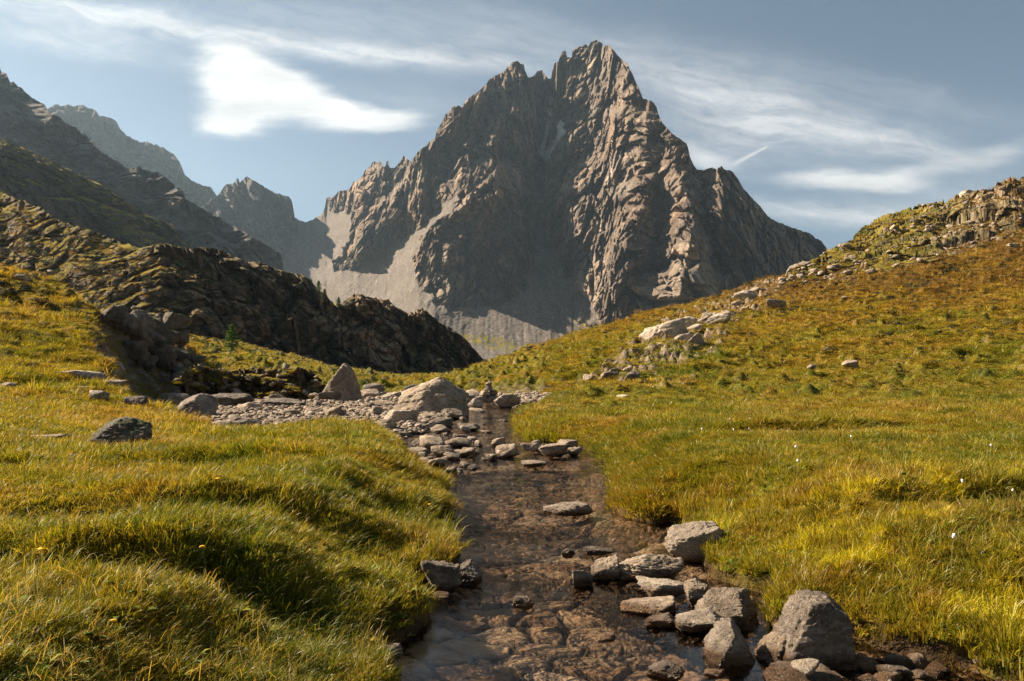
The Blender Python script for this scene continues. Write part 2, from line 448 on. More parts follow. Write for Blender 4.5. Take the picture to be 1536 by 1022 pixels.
# ---- main peak
SIL = [(400,372),(430,352),(442,328),(458,334),(468,330),(476,325),(482,322),(487,312),(490,296),(496,295),(500,296),(506,289),(512,286),(522,285),(528,277),(530,272),(536,272),(545,262),(547,256),(556,250),(558,244),(562,242),(564,246),(568,241),(572,243),(575,250),(578,250),(580,242),(582,241),(585,252),(592,252),(597,246),(602,240),(605,233),(608,237),(616,242),(622,234),(630,225),(640,218),(648,210),(653,207),(655,196),(662,185),(668,172),(674,168),(680,160),(688,159),(692,162),(700,150),(710,142),(722,134),(735,119),(750,110),(760,104),(768,94),(776,91),(781,96),(786,97),(787,106),(792,116),(798,115),(802,113),(806,108),(812,105),(817,111),(822,118),(826,119),(828,108),(832,95),(838,92),(840,84),(844,77),(848,76),(851,87),(858,86),(859,75),(866,72),(872,70),(878,66),(883,70),(886,63),(894,60),(901,63),(906,70),(913,67),(920,75),(927,84),(935,91),(941,95),(947,109),(954,124),(960,136),(965,149),(972,150),(980,153),(985,161),(987,170),(992,182),(1000,192),(1010,202),(1020,208),(1030,216),(1033,225),(1035,236),(1040,247),(1046,255),(1055,255),(1068,251),(1075,254),(1082,249),(1086,254),(1098,257),(1107,268),(1116,284),(1128,297),(1140,309),(1152,325),(1168,334),(1185,340),(1200,346),(1215,350),(1222,357),(1232,361),(1238,370),(1250,392),(1262,404),(1290,412)]
ROCKS_POLY_A = [(486,300),(565,236),(690,140),(770,80),(895,50),(980,140),(1110,250),(1300,400),(1300,620),(935,560),(905,500),(870,430),(848,410),(812,335),(795,320),(800,380),(790,430),(760,455),(700,470),(650,452),(620,420),(622,372),(640,346),(700,300),(690,290),(640,330),(612,350),(560,378),(535,402),(505,404),(525,352),(528,320),(500,318)]
def main_scree(PX, PY, ledges=True):
    wx = PX + 9*perlin(PX/22, PY/22, 1.7) + 4*perlin(PX/7, PY/7, 4.4); wy = PY + 7*perlin(PX/20, PY/20, 8.2)
    sd = poly_sd(wx, wy, ROCKS_POLY_A)
    m = sstep(-2.0, 3.0, sd)
    # ledges of rubble inside the face
    for p in [] if not ledges else ([(880,168),(905,155),(985,165),(975,182),(920,178),(890,178)], [(1003,268),(1030,262),(1000,330),(975,352),(968,330)], [(640,345),(700,300),(690,292),(660,312),(625,335),(620,350)], [(905,285),(950,268),(958,282),(915,300)]):
        m = np.maximum(m, .5*sstep(3, -3, poly_sd(wx, wy, p)))
    return m
def main_slope(PX, PY):
    sc = main_scree(PX, PY, False)
    wall = 1.55 + .5*fbm(PX/40, PY/26, 2.2, 3) + .45*sstep(160, 110, PY) + .35*sstep(1030, 1090, PX)
    low = lerp(.62, .30, sstep(505, 535, PY))
    return np.maximum(lerp(wall, low, sc), .28)
MAIN_RIDGES = [
 # crest line,               a0,   a1,  left w, right w  (left/right of travel direction, picture coords: side>0 = clockwise)
 ([(725,282),(700,299),(665,328),(640,347),(625,372),(618,410),(622,450)], .078, .045, 95, 42, 1.15),
 ([(604,303),(585,318),(556,345),(530,378),(512,410)], .10, .045, 55, 30, 1.05),
 ([(572,262),(548,300),(530,325),(522,352)], .07, .045, 40, 24, 1.05),
 ([(700,150),(650,212),(606,270),(590,305)], .055, .07, 44, 26, 1.1),
 ([(774,92),(760,140),(735,205),(705,262),(690,300)], .035, .03, 60, 36, 1.2),
 ([(844,78),(836,120),(850,150)], .03, .0, 14, 14, 1.0),
 ([(893,62),(885,110),(895,160),(872,220),(850,262),(842,300)], .0, .03, 90, 60, 1.2),
 ([(940,100),(965,150),(975,190),(960,250),(965,300),(945,360),(930,430)], .02, .05, 55, 45, 1.2),
 ([(985,160),(1015,215),(1008,250),(1034,290),(1042,335),(1030,380),(1020,440)], .045, .105, 190, 60, 1.1),
 ([(890,268),(868,320),(862,380),(878,430),(905,480)], .045, .065, 70, 34, 1.2),
 ([(1082,250),(1095,300),(1120,360),(1130,430)], .03, .05, 60, 40, 1.2),
 ([(1160,330),(1170,370),(1190,420)], .02, .03, 40, 30, 1.2),
 # gullies
 ([(830,150),(822,190),(814,240),(795,285),(772,320)], -.016, -.035, 30, 46, 1.1),
 ([(872,142),(845,190),(818,238)], -.01, -.015, 24, 24, 1.0),
 ([(785,335),(800,375),(818,420),(838,480),(842,512)], -.012, -.004, 9, 9, 1.0),
 ([(985,280),(995,330),(985,400)], -.03, -.03, 20, 18, 1.1),
 ([(1048,256),(1062,320),(1075,400)], -.05, -.05, 26, 22, 1.1),
 ([(800,335),(830,395),(845,450),(852,505)], .018, .0, 60, 60, 1.4),
]
def main_disp(PX, PY, X, Y, Z):
    sc = main_scree(PX, PY)
    wx = X + 28*perlin(X/120, Y/120, Z/120); wz = Z + 22*perlin(X/110+5, Y/110, Z/110)
    r = ridge_sum(PX + 11*perlin(PX/34, PY/34, 3.) + 4*perlin(PX/12, PY/12, 3.), PY + 9*perlin(PX/30, PY/30, 9.), MAIN_RIDGES)
    dd = -r
    rk = 0
    tilt = wx + wz*lerp(-.38, .15, sstep(-120, 90, X)) + 9*perlin(X/60, Y/60, Z/60)
    for wl, amp, sd in ((150, .024, 1), (70, .013, 2), (34, .0075, 3), (16, .0042, 4), (8, .0026, 5)):
        n = np.abs(perlin(tilt/wl, Y/wl*1.1, wz/(wl*1.2)+sd*9.1))*2.0
        rk = rk + amp*(n-.5)
    for wl, amp in ((64, .024), (30, .0135), (14, .0068)):
        q = wl*.35*perlin(tilt/wl*1.3, Y/wl, wz/wl)
        fv, e = facets((tilt+q)/wl, Y/wl, wz/(wl*1.1)+wl, 1.3); rk = rk + amp*fv + amp*.35*sstep(.13, 0, e)
    scr = .002*perlin(X/70, Y/70, Z/60) + .0006*perlin(X/9, Y/12, Z/14) + .0007*perlin(X/4, Y/5, Z/4) + .0011*perlin((PX-740)/(2.2+.022*np.clip(PY-300, 0, 300)), PY/90, 7.)
    cut = sstep(.06, .12, np.abs(perlin(PX/16, PY/130, 5.))+.05)
    return dd + lerp(rk*1.0, scr, sc)*(1-.85*blur(main_snow(PX, PY), 5, 5))
def main_snow(PX, PY):
    sn = np.zeros(PX.shape)
    wx = PX+1.6*perlin(PX/5, PY/5, 0); wy = PY+1.6*perlin(PX/5+7, PY/5, 3)
    for p in ([(820,161),(824,163),(828,172),(826,174),(822,168)], [(821,181),(825,181),(820,206),(815,226),(816,236),(806,228),(812,222),(816,204)], [(841,181),(845,184),(843,190),(847,196),(843,206),(834,218),(826,231),(818,242),(815,230),(822,224),(830,218),(835,204),(837,190)], [(869,143),(877,137),(878,140),(872,146)]):
        sn = np.maximum(sn, sstep(1.7, .3, poly_sd(wx, wy, p)))
    return sn
def main_mask(PX, PY, X, Y, Z):
    sc = main_scree(PX, PY); sn = main_snow(PX, PY)
    g = sstep(6, -14, poly_sd(PX+5*perlin(PX/9, PY/9, 2), PY, [(850,470),(880,462),(905,490),(915,500),(870,500)])) * .9
    g = np.maximum(g, sstep(3, -3, poly_sd(PX+8*perlin(PX/20, PY/8, 2), PY+3*perlin(PX/9, PY/9, 5), [(690,500),(740,505),(790,520),(760,528),(690,512)])))
    g = np.maximum(g, sstep(3, -3, poly_sd(PX, PY+3*perlin(PX/9, PY/9, 5), [(470,438),(510,434),(540,445),(520,460),(480,460)])))
    return {'scree': sc, 'snow': sn, 'grass': g*sstep(.3, .6, .5+perlin(PX/6, PY/5, 9.))}
M_PEAKG = mountain_mat('peak_rock_scree', 60., (.036, .030, .026), (.180, .138, .108), (.48, .385, .30), (.150, .127, .109), 1.6, (.205, .17, .14), bumpd=9.)
o = relief('mountain', SIL, 575., 415, 1290, .95, .95,
       lambda x: 820 + 60*sstep(700, 430, x) + 260*sstep(1020, 1280, x)*1.0 + 260*sstep(660, 430, x),
       main_slope, main_disp, M_PEAKG, jag=1.2, jagscale=9., maskf=main_mask)
tag(o, 'tall jagged rocky peak with scree fans and thin snow streaks', 'mountain', kind='structure')
print('peak', round(time.time()-T0, 1))

# ---- left ridge, far ridge, square tower
def rock_disp(s, amp, seed, tiltx=.3):
    def f(PX, PY, X, Y, Z):
        d = 0
        wx = X + .25*s*perlin(X/s, Y/s, Z/s+seed); tl = wx + Z*tiltx
        for wl, a in ((1.6, .020), (.75, .013), (.36, .008), (.17, .0046), (.085, .0026)):
            w = wl*s; d = d + a*(np.abs(perlin(tl/w, Y/w, Z/(w*1.9)+seed))*2-.5)
        for w, a in ((.42, .022), (.2, .012), (.095, .006)):
            fv, e = facets(tl/(s*w), Y/(s*w), Z/(s*w*1.5)+seed, 1.2); d = d + a*fv + a*.3*sstep(.12, 0, e)
        return d*amp
    return f
o = relief('mountain', [(-260,-40),(-80,60),(0,101),(2,109),(7,110),(10,112),(16,124),(20,122),(26,128),(35,135),(45,145),(58,152),(67,158),(75,170),(88,175),(100,185),(112,190),(122,200),(132,206),(145,222),(158,232),(175,242),(190,252),(202,254),(208,250),(222,257),(238,260),(252,268),(262,280),(274,285),(278,298),(292,306),(320,322),(360,345),(420,380)],
       430., -250, 420, 1.1, 1.1, lambda x: 500 + .35*np.clip(x+100, 0, 600), lambda PX, PY: 1.05+.35*fbm(PX/50, PY/30, 7, 3)+.3*sstep(.5, 1, 1-(PY-polyline_y([(0,105),(300,310),(420,380)], PX))/90),
       rock_disp(110, 1.7, 3.3, -.4), M_FAR, jag=2.0, jagscale=12, maskf=lambda PX, PY, X, Y, Z: {'scree': sstep(.1, .5, fbm(PX/30+PY/60, PY/40, 2, 4)+.012*(PY-polyline_y([(0,190),(300,350),(420,400)], PX)))*.9}, rough_top=2)
tag(o, 'hazy dark ridge descending from the left edge towards the valley', 'mountain', kind='structure')
o = relief('mountain', [(20,190),(60,168),(75,161),(82,157),(88,157),(92,160),(101,156),(108,160),(118,158),(125,158),(133,162),(143,165),(148,174),(155,174),(165,176),(174,181),(180,192),(190,204),(196,207),(208,212),(214,214),(221,212),(232,218),(245,222),(258,229),(265,236),(270,244),(277,262),(290,272),(305,279),(315,280),(322,289),(330,300),(350,330),(380,350)],
       430., 20, 380, 1.2, 1.2, lambda x: 1500 + 1.3*np.clip(x-60, 0, 400), lambda PX, PY: 1.5+.4*fbm(PX/40, PY/30, 17, 3),
       rock_disp(160, 1.6, 8.3, -.2), M_FAR, jag=1.5, jagscale=10, rough_top=5)
tag(o, 'pale blue distant mountain behind the left ridge', 'mountain', kind='structure')
o = relief('mountain', [(285,322),(297,314),(305,308),(316,300),(328,292),(338,277),(350,275),(355,270),(357,268),(360,274),(366,269),(368,264),(376,268),(388,275),(400,282),(412,289),(428,295),(432,294),(437,299),(440,312),(441,328),(450,331),(470,338),(488,344),(495,352),(500,365),(520,400),(560,430)],
       470., 285, 560, 1.1, 1.1, lambda x: 1320+1.6*np.clip(x-285, 0, 300), lambda PX, PY: np.where(PY < 370, 2.0, 1.0)+.4*fbm(PX/30, PY/40, 27, 3)-.25*sstep(440, 450, PX),
       lambda PX, PY, X, Y, Z: rock_disp(100, 1.7, 12.3, .05)(PX, PY, X, Y, Z) + .10*sstep(428, 470, PX), M_FAR, jag=1.6, jagscale=8,
       maskf=lambda PX, PY, X, Y, Z: {'scree': sstep(350, 400, PY+25*fbm(PX/25, PY/30, 2, 3))}, rough_top=8)
tag(o, 'square-topped hazy rock tower left of the saddle', 'mountain', kind='structure')
print('far', round(time.time()-T0, 1))

# ---- dark slopes on the left
def hill_disp(s, amp, seed, block=1.0):
    def f(PX, PY, X, Y, Z):
        d = 0
        wx = X + .3*s*perlin(X/s, Y/s, Z/s+seed)
        for wl, a in ((2.2, .026), (1.0, .010), (.5, .004), (.24, .0028), (.11, .002)):
            w = wl*s; d = d + a*perlin(wx/w, Y/w, Z/(w*.8)+seed)
        for w, a in ((.55, .020), (.24, .010), (.11, .005)):
            fv, e = facets(wx/(s*w)+seed, Y/(s*w), Z/(s*w*.8), 1.3); d = d + block*a*(fv*1.2+.5*sstep(.14, 0, e))
        return d*amp
    return f
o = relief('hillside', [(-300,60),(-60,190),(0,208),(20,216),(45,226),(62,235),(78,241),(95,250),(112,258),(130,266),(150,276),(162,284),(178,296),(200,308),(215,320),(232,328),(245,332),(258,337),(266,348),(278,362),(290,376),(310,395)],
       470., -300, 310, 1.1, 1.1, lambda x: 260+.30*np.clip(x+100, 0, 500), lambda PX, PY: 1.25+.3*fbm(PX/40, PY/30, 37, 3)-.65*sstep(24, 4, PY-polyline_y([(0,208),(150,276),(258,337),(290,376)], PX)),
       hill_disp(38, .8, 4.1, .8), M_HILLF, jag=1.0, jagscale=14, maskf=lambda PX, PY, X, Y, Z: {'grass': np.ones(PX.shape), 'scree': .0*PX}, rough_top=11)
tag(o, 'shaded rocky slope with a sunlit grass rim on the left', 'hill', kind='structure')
o = relief('hillside', [(-320,230),(-60,285),(0,287),(20,296),(45,306),(62,312),(80,326),(105,338),(135,344),(160,356),(185,364),(200,369),(213,373),(222,369),(235,366),(255,366),(268,370),(283,374),(300,371),(320,372),(335,378),(352,386),(368,392),(385,394),(398,396),(412,402),(425,407),(440,410),(455,412),(468,422),(478,436),(488,441),(500,455),(520,475),(540,520)],
       600., -320, 540, 1.0, 1.0, lambda x: 108-.03*np.clip(x+100, 0, 340)+.15*np.clip(x-240, 0, 400), lambda PX, PY: .80+.35*fbm(PX/45, PY/22, 47, 3)+.5*sstep(180, 420, PX)*sstep(400, 440, PY) - .25*sstep(560, 600, PY),
       lambda PX, PY, X, Y, Z: hill_disp(16, 1.25, 6.7, 1.3)(PX, PY, X, Y, Z)*lerp(.28, .85, sstep(170, 300, PX+.6*(PY-380))), M_HILL, jag=2.0, jagscale=11, maskf=lambda PX, PY, X, Y, Z: {'grass': np.clip(1.0-.75*sstep(200, 330, PX)+.3*sstep(395, 370, PY), 0, 1), 'scree': .0*PX}, rough_top=14)
tag(o, 'knobbly hillside of dark crags and olive grass left of the valley', 'hill', kind='structure')
o = relief('hillside', [(430,470),(445,482),(455,487),(470,478),(490,470),(505,462),(515,452),(527,444),(532,440),(545,443),(560,447),(575,450),(583,449),(590,458),(605,466),(612,470),(620,468),(630,464),(640,466),(650,476),(662,486),(675,491),(690,502),(700,510),(708,520),(718,530),(726,540),(732,549),(745,575),(760,590)],
       604., 430, 760, .95, .95, lambda x: 128+.13*np.clip(x-430, 0, 400), lambda PX, PY: 1.9+.7*fbm(PX/30, PY/20, 57, 3)-1.1*sstep(22, 4, PY-polyline_y([(430,470),(455,487),(530,442),(640,466),(732,549)], PX)) - 1.0*sstep(535, 570, PY),
       lambda PX, PY, X, Y, Z: hill_disp(14, 1.0, 9.9, 1.2)(PX, PY, X, Y, Z) - ridge_sum(PX, PY, [([(440,485),(500,500),(545,560),(560,590)], .05, .07, 60, 30, 1.2), ([(532,441),(560,500),(600,560)], .02, .0, 60, 40, 1.2), ([(625,466),(640,520),(655,570)], .03, .03, 45, 14, 1.2)]), M_HILL, jag=1.8, jagscale=9,
       maskf=lambda PX, PY, X, Y, Z: {'grass': .25+.75*sstep(520, 570, PY+.2*(PX-600))*sstep(720, 640, PX), 'scree': .0*PX}, rough_top=17)
tag(o, 'dark cliff spur dropping to the mouth of the valley', 'hill', kind='structure')
print('hills', round(time.time()-T0, 1))

# ================================================================ NEAR GROUND
def P(pts, z=0.0): return [on_level(x, y, z) for x, y in pts]
STREAM = [(-1.6, -6), (-.75, 1.0), (-.62, 2.4)] + P([(560,1100),(596,1022),(628,972),(634,935),(618,905),(640,880),(690,845),(686,800),(672,765),(655,722),(640,690),(622,668),(640,655),(690,640),(700,625),(702,612)]) + [(-1.9, 39), (-1.6, 42.5), (-.6, 42.5)] + P([(758,607),(780,613),(764,626),(766,645),(785,662),(865,668),(893,690),(912,720),(904,752),(912,775),(960,786),(1003,786),(1012,805),(1045,845),(1075,885),(1140,910),(1152,945),(1230,968),(1290,975),(1400,1000),(1490,1028),(1640,1100)]) + [(2.2, 2.2), (2.0, 1.0), (1.6, -6)]
BAR = P([(185,628),(225,612),(300,606),(400,602),(480,600),(560,599),(640,598),(710,598),(800,599),(835,602),(820,606),(770,612),(700,622),(700,660),(640,700),(600,672),(560,650),(520,640),(440,655),(350,668),(270,655),(225,640)], .12)
COLS = {  # picture column -> (distance, height) pairs
 -700: [(1,.5),(8,.6),(14,1.2),(20,2.6),(30,6.5),(40,9),(60,10),(90,8),(140,6),(400,4)],
 0: [(1,.5),(5,.5),(9,.55),(14,.72),(18,1.1),(22,2.2),(27,4.2),(33,5.8),(40,6.2),(60,5),(100,5),(400,3)],
 80: [(1,.5),(5,.48),(9,.5),(14,.66),(18,1.0),(22,1.9),(27,3.6),(32,4.9),(40,5.0),(60,4.6),(100,5),(400,3)],
 150: [(1,.5),(5,.46),(9,.45),(14,.55),(18,.8),(21,1.4),(24,2.4),(27,3.5),(34,3.6),(60,4.2),(90,5.6),(400,3)],
 235: [(1,.48),(5,.45),(9,.45),(14,.48),(18,.62),(22,1.0),(27,2.1),(31,3.2),(36,3.2),(60,3.9),(90,5.5),(150,5),(400,3)],
 275: [(1,.48),(5,.45),(9,.45),(14,.42),(18,.5),(24,.8),(31,1.5),(36,2.4),(40,2.4),(60,3.6),(90,5.3),(150,5),(400,3)],
 330: [(1,.48),(5,.45),(9,.45),(14,.40),(18,.38),(26,.5),(34,.8),(44,1.6),(50,2.1),(60,2.9),(90,4.9),(150,5),(400,2)],
 430: [(1,.45),(5,.45),(9,.47),(13,.5),(18,.25),(30,.3),(38,.4),(46,1.1),(54,1.7),(65,2.2),(100,3.4),(150,4),(400,2)],
 520: [(1,.45),(5,.45),(9,.50),(13,.5),(18,.2),(30,.3),(42,.45),(60,1.0),(100,1.5),(130,1.9),(400,1)],
 600: [(1,.45),(5,.45),(9,.48),(13,.42),(18,.2),(30,.25),(42,.35),(70,.7),(110,.75),(400,1)],
 680: [(1,.45),(5,.42),(9,.4),(14,.25),(30,.22),(42,.35),(62,.75),(90,1.0),(110,.8),(400,1)],
 740: [(1,.4),(9,.35),(20,.25),(30,.25),(38,.4),(50,.9),(70,1.9),(90,2.65),(105,2.3),(160,1),(400,1)],
 800: [(1,.4),(9,.35),(16,.3),(30,.25),(38,.5),(50,1.3),(72,3.0),(95,4.4),(115,4.2),(180,1),(400,1)],
 900: [(1,.42),(9,.40),(16,.35),(28,.35),(36,.55),(50,2.1),(75,5.0),(105,7.2),(125,7.0),(200,2),(400,1)],
 1000: [(1,.45),(9,.46),(16,.42),(26,.42),(36,.65),(50,2.6),(75,6.5),(115,10.6),(135,10.5),(200,5),(400,1)],
 1180: [(1,.5),(5,.46),(9,.50),(16,.50),(26,.50),(34,.65),(45,1.6),(70,5.8),(95,11),(125,17.0),(145,17.5),(200,10),(400,2)],
 1240: [(1,.5),(5,.46),(9,.50),(16,.50),(26,.52),(34,.7),(45,1.8),(70,6.2),(95,11.8),(112,16.4),(135,22.8),(150,23.5),(200,18),(400,2)],
 1310: [(1,.5),(5,.46),(9,.52),(16,.52),(26,.56),(34,.8),(45,2.1),(70,6.8),(95,12.8),(112,16.8),(128,24),(145,29.5),(160,30.5),(220,22),(400,4)],
 1420: [(1,.5),(5,.48),(9,.52),(16,.54),(26,.62),(34,.9),(45,2.4),(70,7.4),(90,12.8),(106,18.0),(128,28),(150,34.2),(165,35),(220,26),(400,6)],
 1536: [(1,.5),(5,.5),(9,.55),(16,.6),(26,.7),(34,1.1),(45,2.8),(70,8.2),(90,14.5),(103,19.8),(128,32),(155,40.2),(170,41),(220,30),(400,8)],
 2200: [(1,.5),(9,.7),(16,1.2),(26,2.4),(45,6),(70,13),(103,28),(155,55),(220,50),(400,10)]}
cu = np.array([float(uv(x, 560)[0]) for x in COLS])
LY = np.linspace(math.log(.6), math.log(420), 260)
tab = np.array([np.interp(LY, [math.log(a) for a, b in pr], [b for a, b in pr]) for pr in COLS.values()])
for _ in range(7): tab[:, 1:-1] = .25*tab[:, :-2]+.5*tab[:, 1:-1]+.25*tab[:, 2:]
CR_BOT = [(1150,425),(1185,421),(1240,425),(1300,412),(1350,398),(1420,380),(1536,352),(1800,292)]
def base_h(u, Y):
    ly = (np.log(np.maximum(Y, .61))-LY[0])/(LY[1]-LY[0]); j = np.clip(ly.astype(int), 0, 258); fj = np.clip(ly-j, 0, 1)
    i = np.clip(np.searchsorted(cu, u)-1, 0, len(cu)-2); fi = np.clip((u-cu[i])/(cu[i+1]-cu[i]), 0, 1)
    fi = lerp(fi, fi*fi*(3-2*fi), .5)
    a = tab[i, j]*(1-fj)+tab[i, j+1]*fj; b = tab[i+1, j]*(1-fj)+tab[i+1, j+1]*fj
    return a*(1-fi)+b*fi
def terrain(X, Y):
    """height and masks of the land surface at world X, Y"""
    u = X/np.maximum(Y, .5)
    h = base_h(u, Y)
    wx = X + .18*perlin(X*1.3, Y*1.3, .5) + .10*perlin(X*4, Y*4, 1.5); wy = Y + .18*perlin(X*1.3+9, Y*1.3, .5) + .10*perlin(X*4+3, Y*4, 4.5)
    near = Y < 60
    sd = np.full(X.shape, 9.0); bar = np.full(X.shape, 9.0)
    sd[near] = poly_sd(wx[near], wy[near], STREAM); bar[near] = poly_sd(X[near]+.5*perlin(X[near]*.8, Y[near]*.8, 3), Y[near]+.5*perlin(X[near]*.8, Y[near]*.8, 7), BAR)
    # undulation
    far = sstep(13, 40, Y)
    hum = .055*perlin(X*.9, Y*.9, 2.) + .035*perlin(X*2.3, Y*2.3, 5.) + .014*perlin(X*6, Y*6, 7.)
    hum = hum + .05*(.5-np.abs(perlin(X*1.7, Y*1.9, 8.)))*2 + .022*np.abs(perlin(X*4.2, Y*4.4, 1.))*2
    hum = hum + .05*np.clip(fbm(X*.55, Y*.75, 4.4, 3), -1, 1)
    big = .6*fbm(X*.11, Y*.13, 9., 4) + .50*(.5-np.abs(perlin(X*.42, Y*.36, 3.)))+.75*(np.abs(perlin(X*.85, Y*.75, 6.))-.25)+.62*(np.abs(perlin(X*1.5, Y*1.4, 1.))-.25)
    h = h + lerp(hum, hum+big, far)
    # terraces and hollows on the near left bank
    for cxp, cyp, wX, wY, a in ((-2.4, 5.9, 1.7, .36, .14), (-2.0, 4.3, 1.7, .28, .13), (-3.0, 8.8, 1.6, .4, .11), (-1.2, 7.3, .9, .35, .10), (3.6, 6.1, 1.6, .35, .14), (4.5, 13.5, 1.6, .5, .15), (6.5, 14.0, 1.5, .4, .12)):
        q = ((X-cxp)/wX)**2
        yy = Y-cyp-.25*perlin(X*.9, 3.3, a*50)
        h = h + a*np.exp(-q*1.6)*(np.tanh(yy/(wY*.22))*.5+.5)*np.exp(-np.clip(yy, 0, 9)/(wY*5)) - a*.8*np.exp(-q*1.6)*np.exp(-((yy+wY*.7)/(wY*.8))**2)
    rock = np.zeros(X.shape)
    # rocky skyline slope on the right, boulder field low on that slope
    px, py = pix(u, (h-CAMH)/np.maximum(Y, .5))
    rock = np.maximum(rock, .6*sstep(-6, 10, polyline_y([(1000,380),(1180,412),(1240,428),(1300,412),(1350,398),(1420,380),(1536,352),(1800,300)], px)-py+8*perlin(px/30, py/20, 4))*(Y > 60)*sstep(1150, 1240, px))
    rock = np.maximum(rock, .8*sstep(26, -8, poly_sd(px+10*perlin(px/20, py/12, 2), py, [(1185,408),(1100,450),(1000,480),(900,560),(930,575),(1060,520),(1085,490),(1150,440)]))*(Y > 40))
    rock = np.maximum(rock, .25*(Y > 46)*(px < 690)*sstep(46, 60, Y))
    rock = np.maximum(rock, .55*sstep(12, -6, poly_sd(px+8*perlin(px/16, py/12, 2), py+6*perlin(px/16, py/12, 8), [(150,480),(235,485),(275,515),(300,545),(290,565),(215,540),(185,505)]))*(Y > 20)*(Y < 50))
    r = rock*(Y > 20)*np.where(px < 690, .12, 1.)
    fa, ea_ = facets(X/6.5+.2*perlin(X*.2, Y*.2, 1), Y/5.5, h/5., 1.3); fb, eb_ = facets(X/2.4, Y/2.2, h/2., 1.3); fc, ec_ = facets(X/.9, Y/.85, h/.8, 1.2)
    sk = 0
    h = h - 1.6*sstep(1175, 1235, px)*sstep(8, 30, polyline_y(CR_BOT, px)-py)*(Y > 80)
    h = h + r*(fa*.7*sk + fb*(.40+.12*sk) + fc*(.16+.08*sk) - .25*sstep(.15, 0, eb_))
    # gravel bar is low
    gb = sstep(.5+.16*np.clip(Y-18, 0, 18), -.3, bar)
    h = lerp(h, .10+.05*perlin(X*.7, Y*.7, 1)+.03*perlin(X*2.5, Y*2.5, 1)+.012*np.clip(Y-20, 0, 30), gb)
    # bank and channel
    bank = sstep(-.02, .15, sd); lowbank = .42*sstep(0, 1.3, sd)+.58
    barb = sstep(1.0, -.2, bar)
    prof = lerp(bank*lowbank, sstep(-.3, .8, sd), barb)
    h = np.where(near, lerp(-.42, h, prof), h)
    h = np.where((sd < -.02) & (barb < .5), -.42, h)
    gb = np.maximum(gb, .8*sstep(.5, .2, np.abs(Y-36.5-.8*perlin(X*.3, 1, 1)-.25*(X-6)))*sstep(2, 3, X)*sstep(9.5, 7.5, X))
    earth = sstep(.26, .08, sd+.10*perlin(X*4, Y*4, 2))*(1-gb)
    return h, sd, bar, earth, np.maximum(gb, 0), rock

def build_ground():
    w = lambda Y: 797*(1.05/Y**2+.30/Y)/1.45
    Ys = [1.0]
    while Ys[-1] < 170: Ys.append(Ys[-1]+max(1/w(Ys[-1]), .004) if Ys[-1] > 2.6 else Ys[-1]+.05)
    while Ys[-1] < 400: Ys.append(Ys[-1]*1.04)
    Ys = np.array(Ys)
    us = np.concatenate([np.linspace(-1.9, -.72, 60)[:-1], np.linspace(-.72, .72, 1010), np.linspace(.72, 1.9, 60)[1:]])
    U, YY = np.meshgrid(us, Ys)
    X = U*YY
    h, sd, bar, earth, gb, rock = terrain(X, YY)
    V = np.stack([X, YY, h], -1).reshape(-1, 3)
    f = grid_faces(len(Ys), len(us))
    s4 = (sd.ravel()[f]).max(1); f = f[s4 > -.35]
    me = mesh_np('ground', V, f, True, {'earth': earth, 'gravel': gb, 'rock': rock})
    o = link('ground', me, M_GROUND)
    tag(o, 'grassy alpine meadow rising to the hill on the right', 'meadow', kind='structure')
    return o
g = build_ground()
print('ground', round(time.time()-T0, 1), len(g.data.vertices))
def hz(x, y):
    return float(terrain(np.array([[float(x)]]), np.array([[float(y)]]))[0][0, 0])
# the land behind the camera and under everything, to the horizon
gs = np.linspace(-1, 1, 41); gx, gy = np.meshgrid(np.sign(gs)*np.abs(gs)**2.2*9000, np.sign(gs)*np.abs(gs)**2.2*9000)
zz = np.where(gy < -3, .25, -1.2) - 0*gx
me = mesh_np('ground', np.stack([gx, gy, zz], -1).reshape(-1, 3), grid_faces(41, 41), True, {'earth': 0*gx, 'gravel': 0*gx, 'rock': 0*gx})
tag(link('ground', me, M_GROUND), 'wide grassy valley floor under and behind the meadow', 'ground', kind='structure')

def ground_hit(px, py, y0=2.4, y1=175.):
    u_, v_ = [float(q) for q in uv(px, py)]
    ys = np.exp(np.linspace(math.log(y0), math.log(y1), 1400)); hh = terrain((u_*ys)[None], ys[None])[0][0]
    hit = np.where(hh >= CAMH+v_*ys)[0]
    if not len(hit):
        j = int(np.argmin((CAMH+v_*ys)-hh))
    else: j = int(hit[0])
    return u_*ys[j], float(ys[j]), float(hh[j])
OC_BOT = [(160,500),(185,530),(215,552),(250,570),(300,584),(345,592),(400,596),(496,600)]
def OC_Y(x): return np.interp(x, [160, 200, 240, 280, 320, 360, 496], [25.0, 27.0, 29.3, 31.8, 34.0, 35.6, 36.])
o = relief('outcrop', [(266,574),(272,562),(280,553),(290,549),(302,548),(320,553),(345,557),(370,553),(400,551),(430,549),(450,551),(468,558),(484,572),(496,588)],
       OC_BOT, 266, 496, .9, .9, lambda x: OC_Y(x)-.6, lambda PX, PY: 1.0+.5*fbm(PX/18, PY/12, 67, 3),
       hill_disp(2.6, 1.0, 21.7, 1.3), M_CRAG, jag=1.4, jagscale=7, back=.12, maskf=lambda PX, PY, X, Y, Z: {'grass': .75*np.ones(PX.shape)}, rough_top=21)
tag(o, 'dark earthy crag along the foot of the left knoll', 'outcrop', kind='structure')
_cx = np.linspace(1172, 1800, 40); _cy = np.array([ground_hit(q, float(polyline_y(CR_BOT, q))+1, 60.)[1] for q in _cx])
print('crest', [round(float(q), 1) for q in _cy])
for _ in range(4): _cy = np.convolve(np.pad(_cy, 3, mode='edge'), np.ones(7)/7, 'valid')
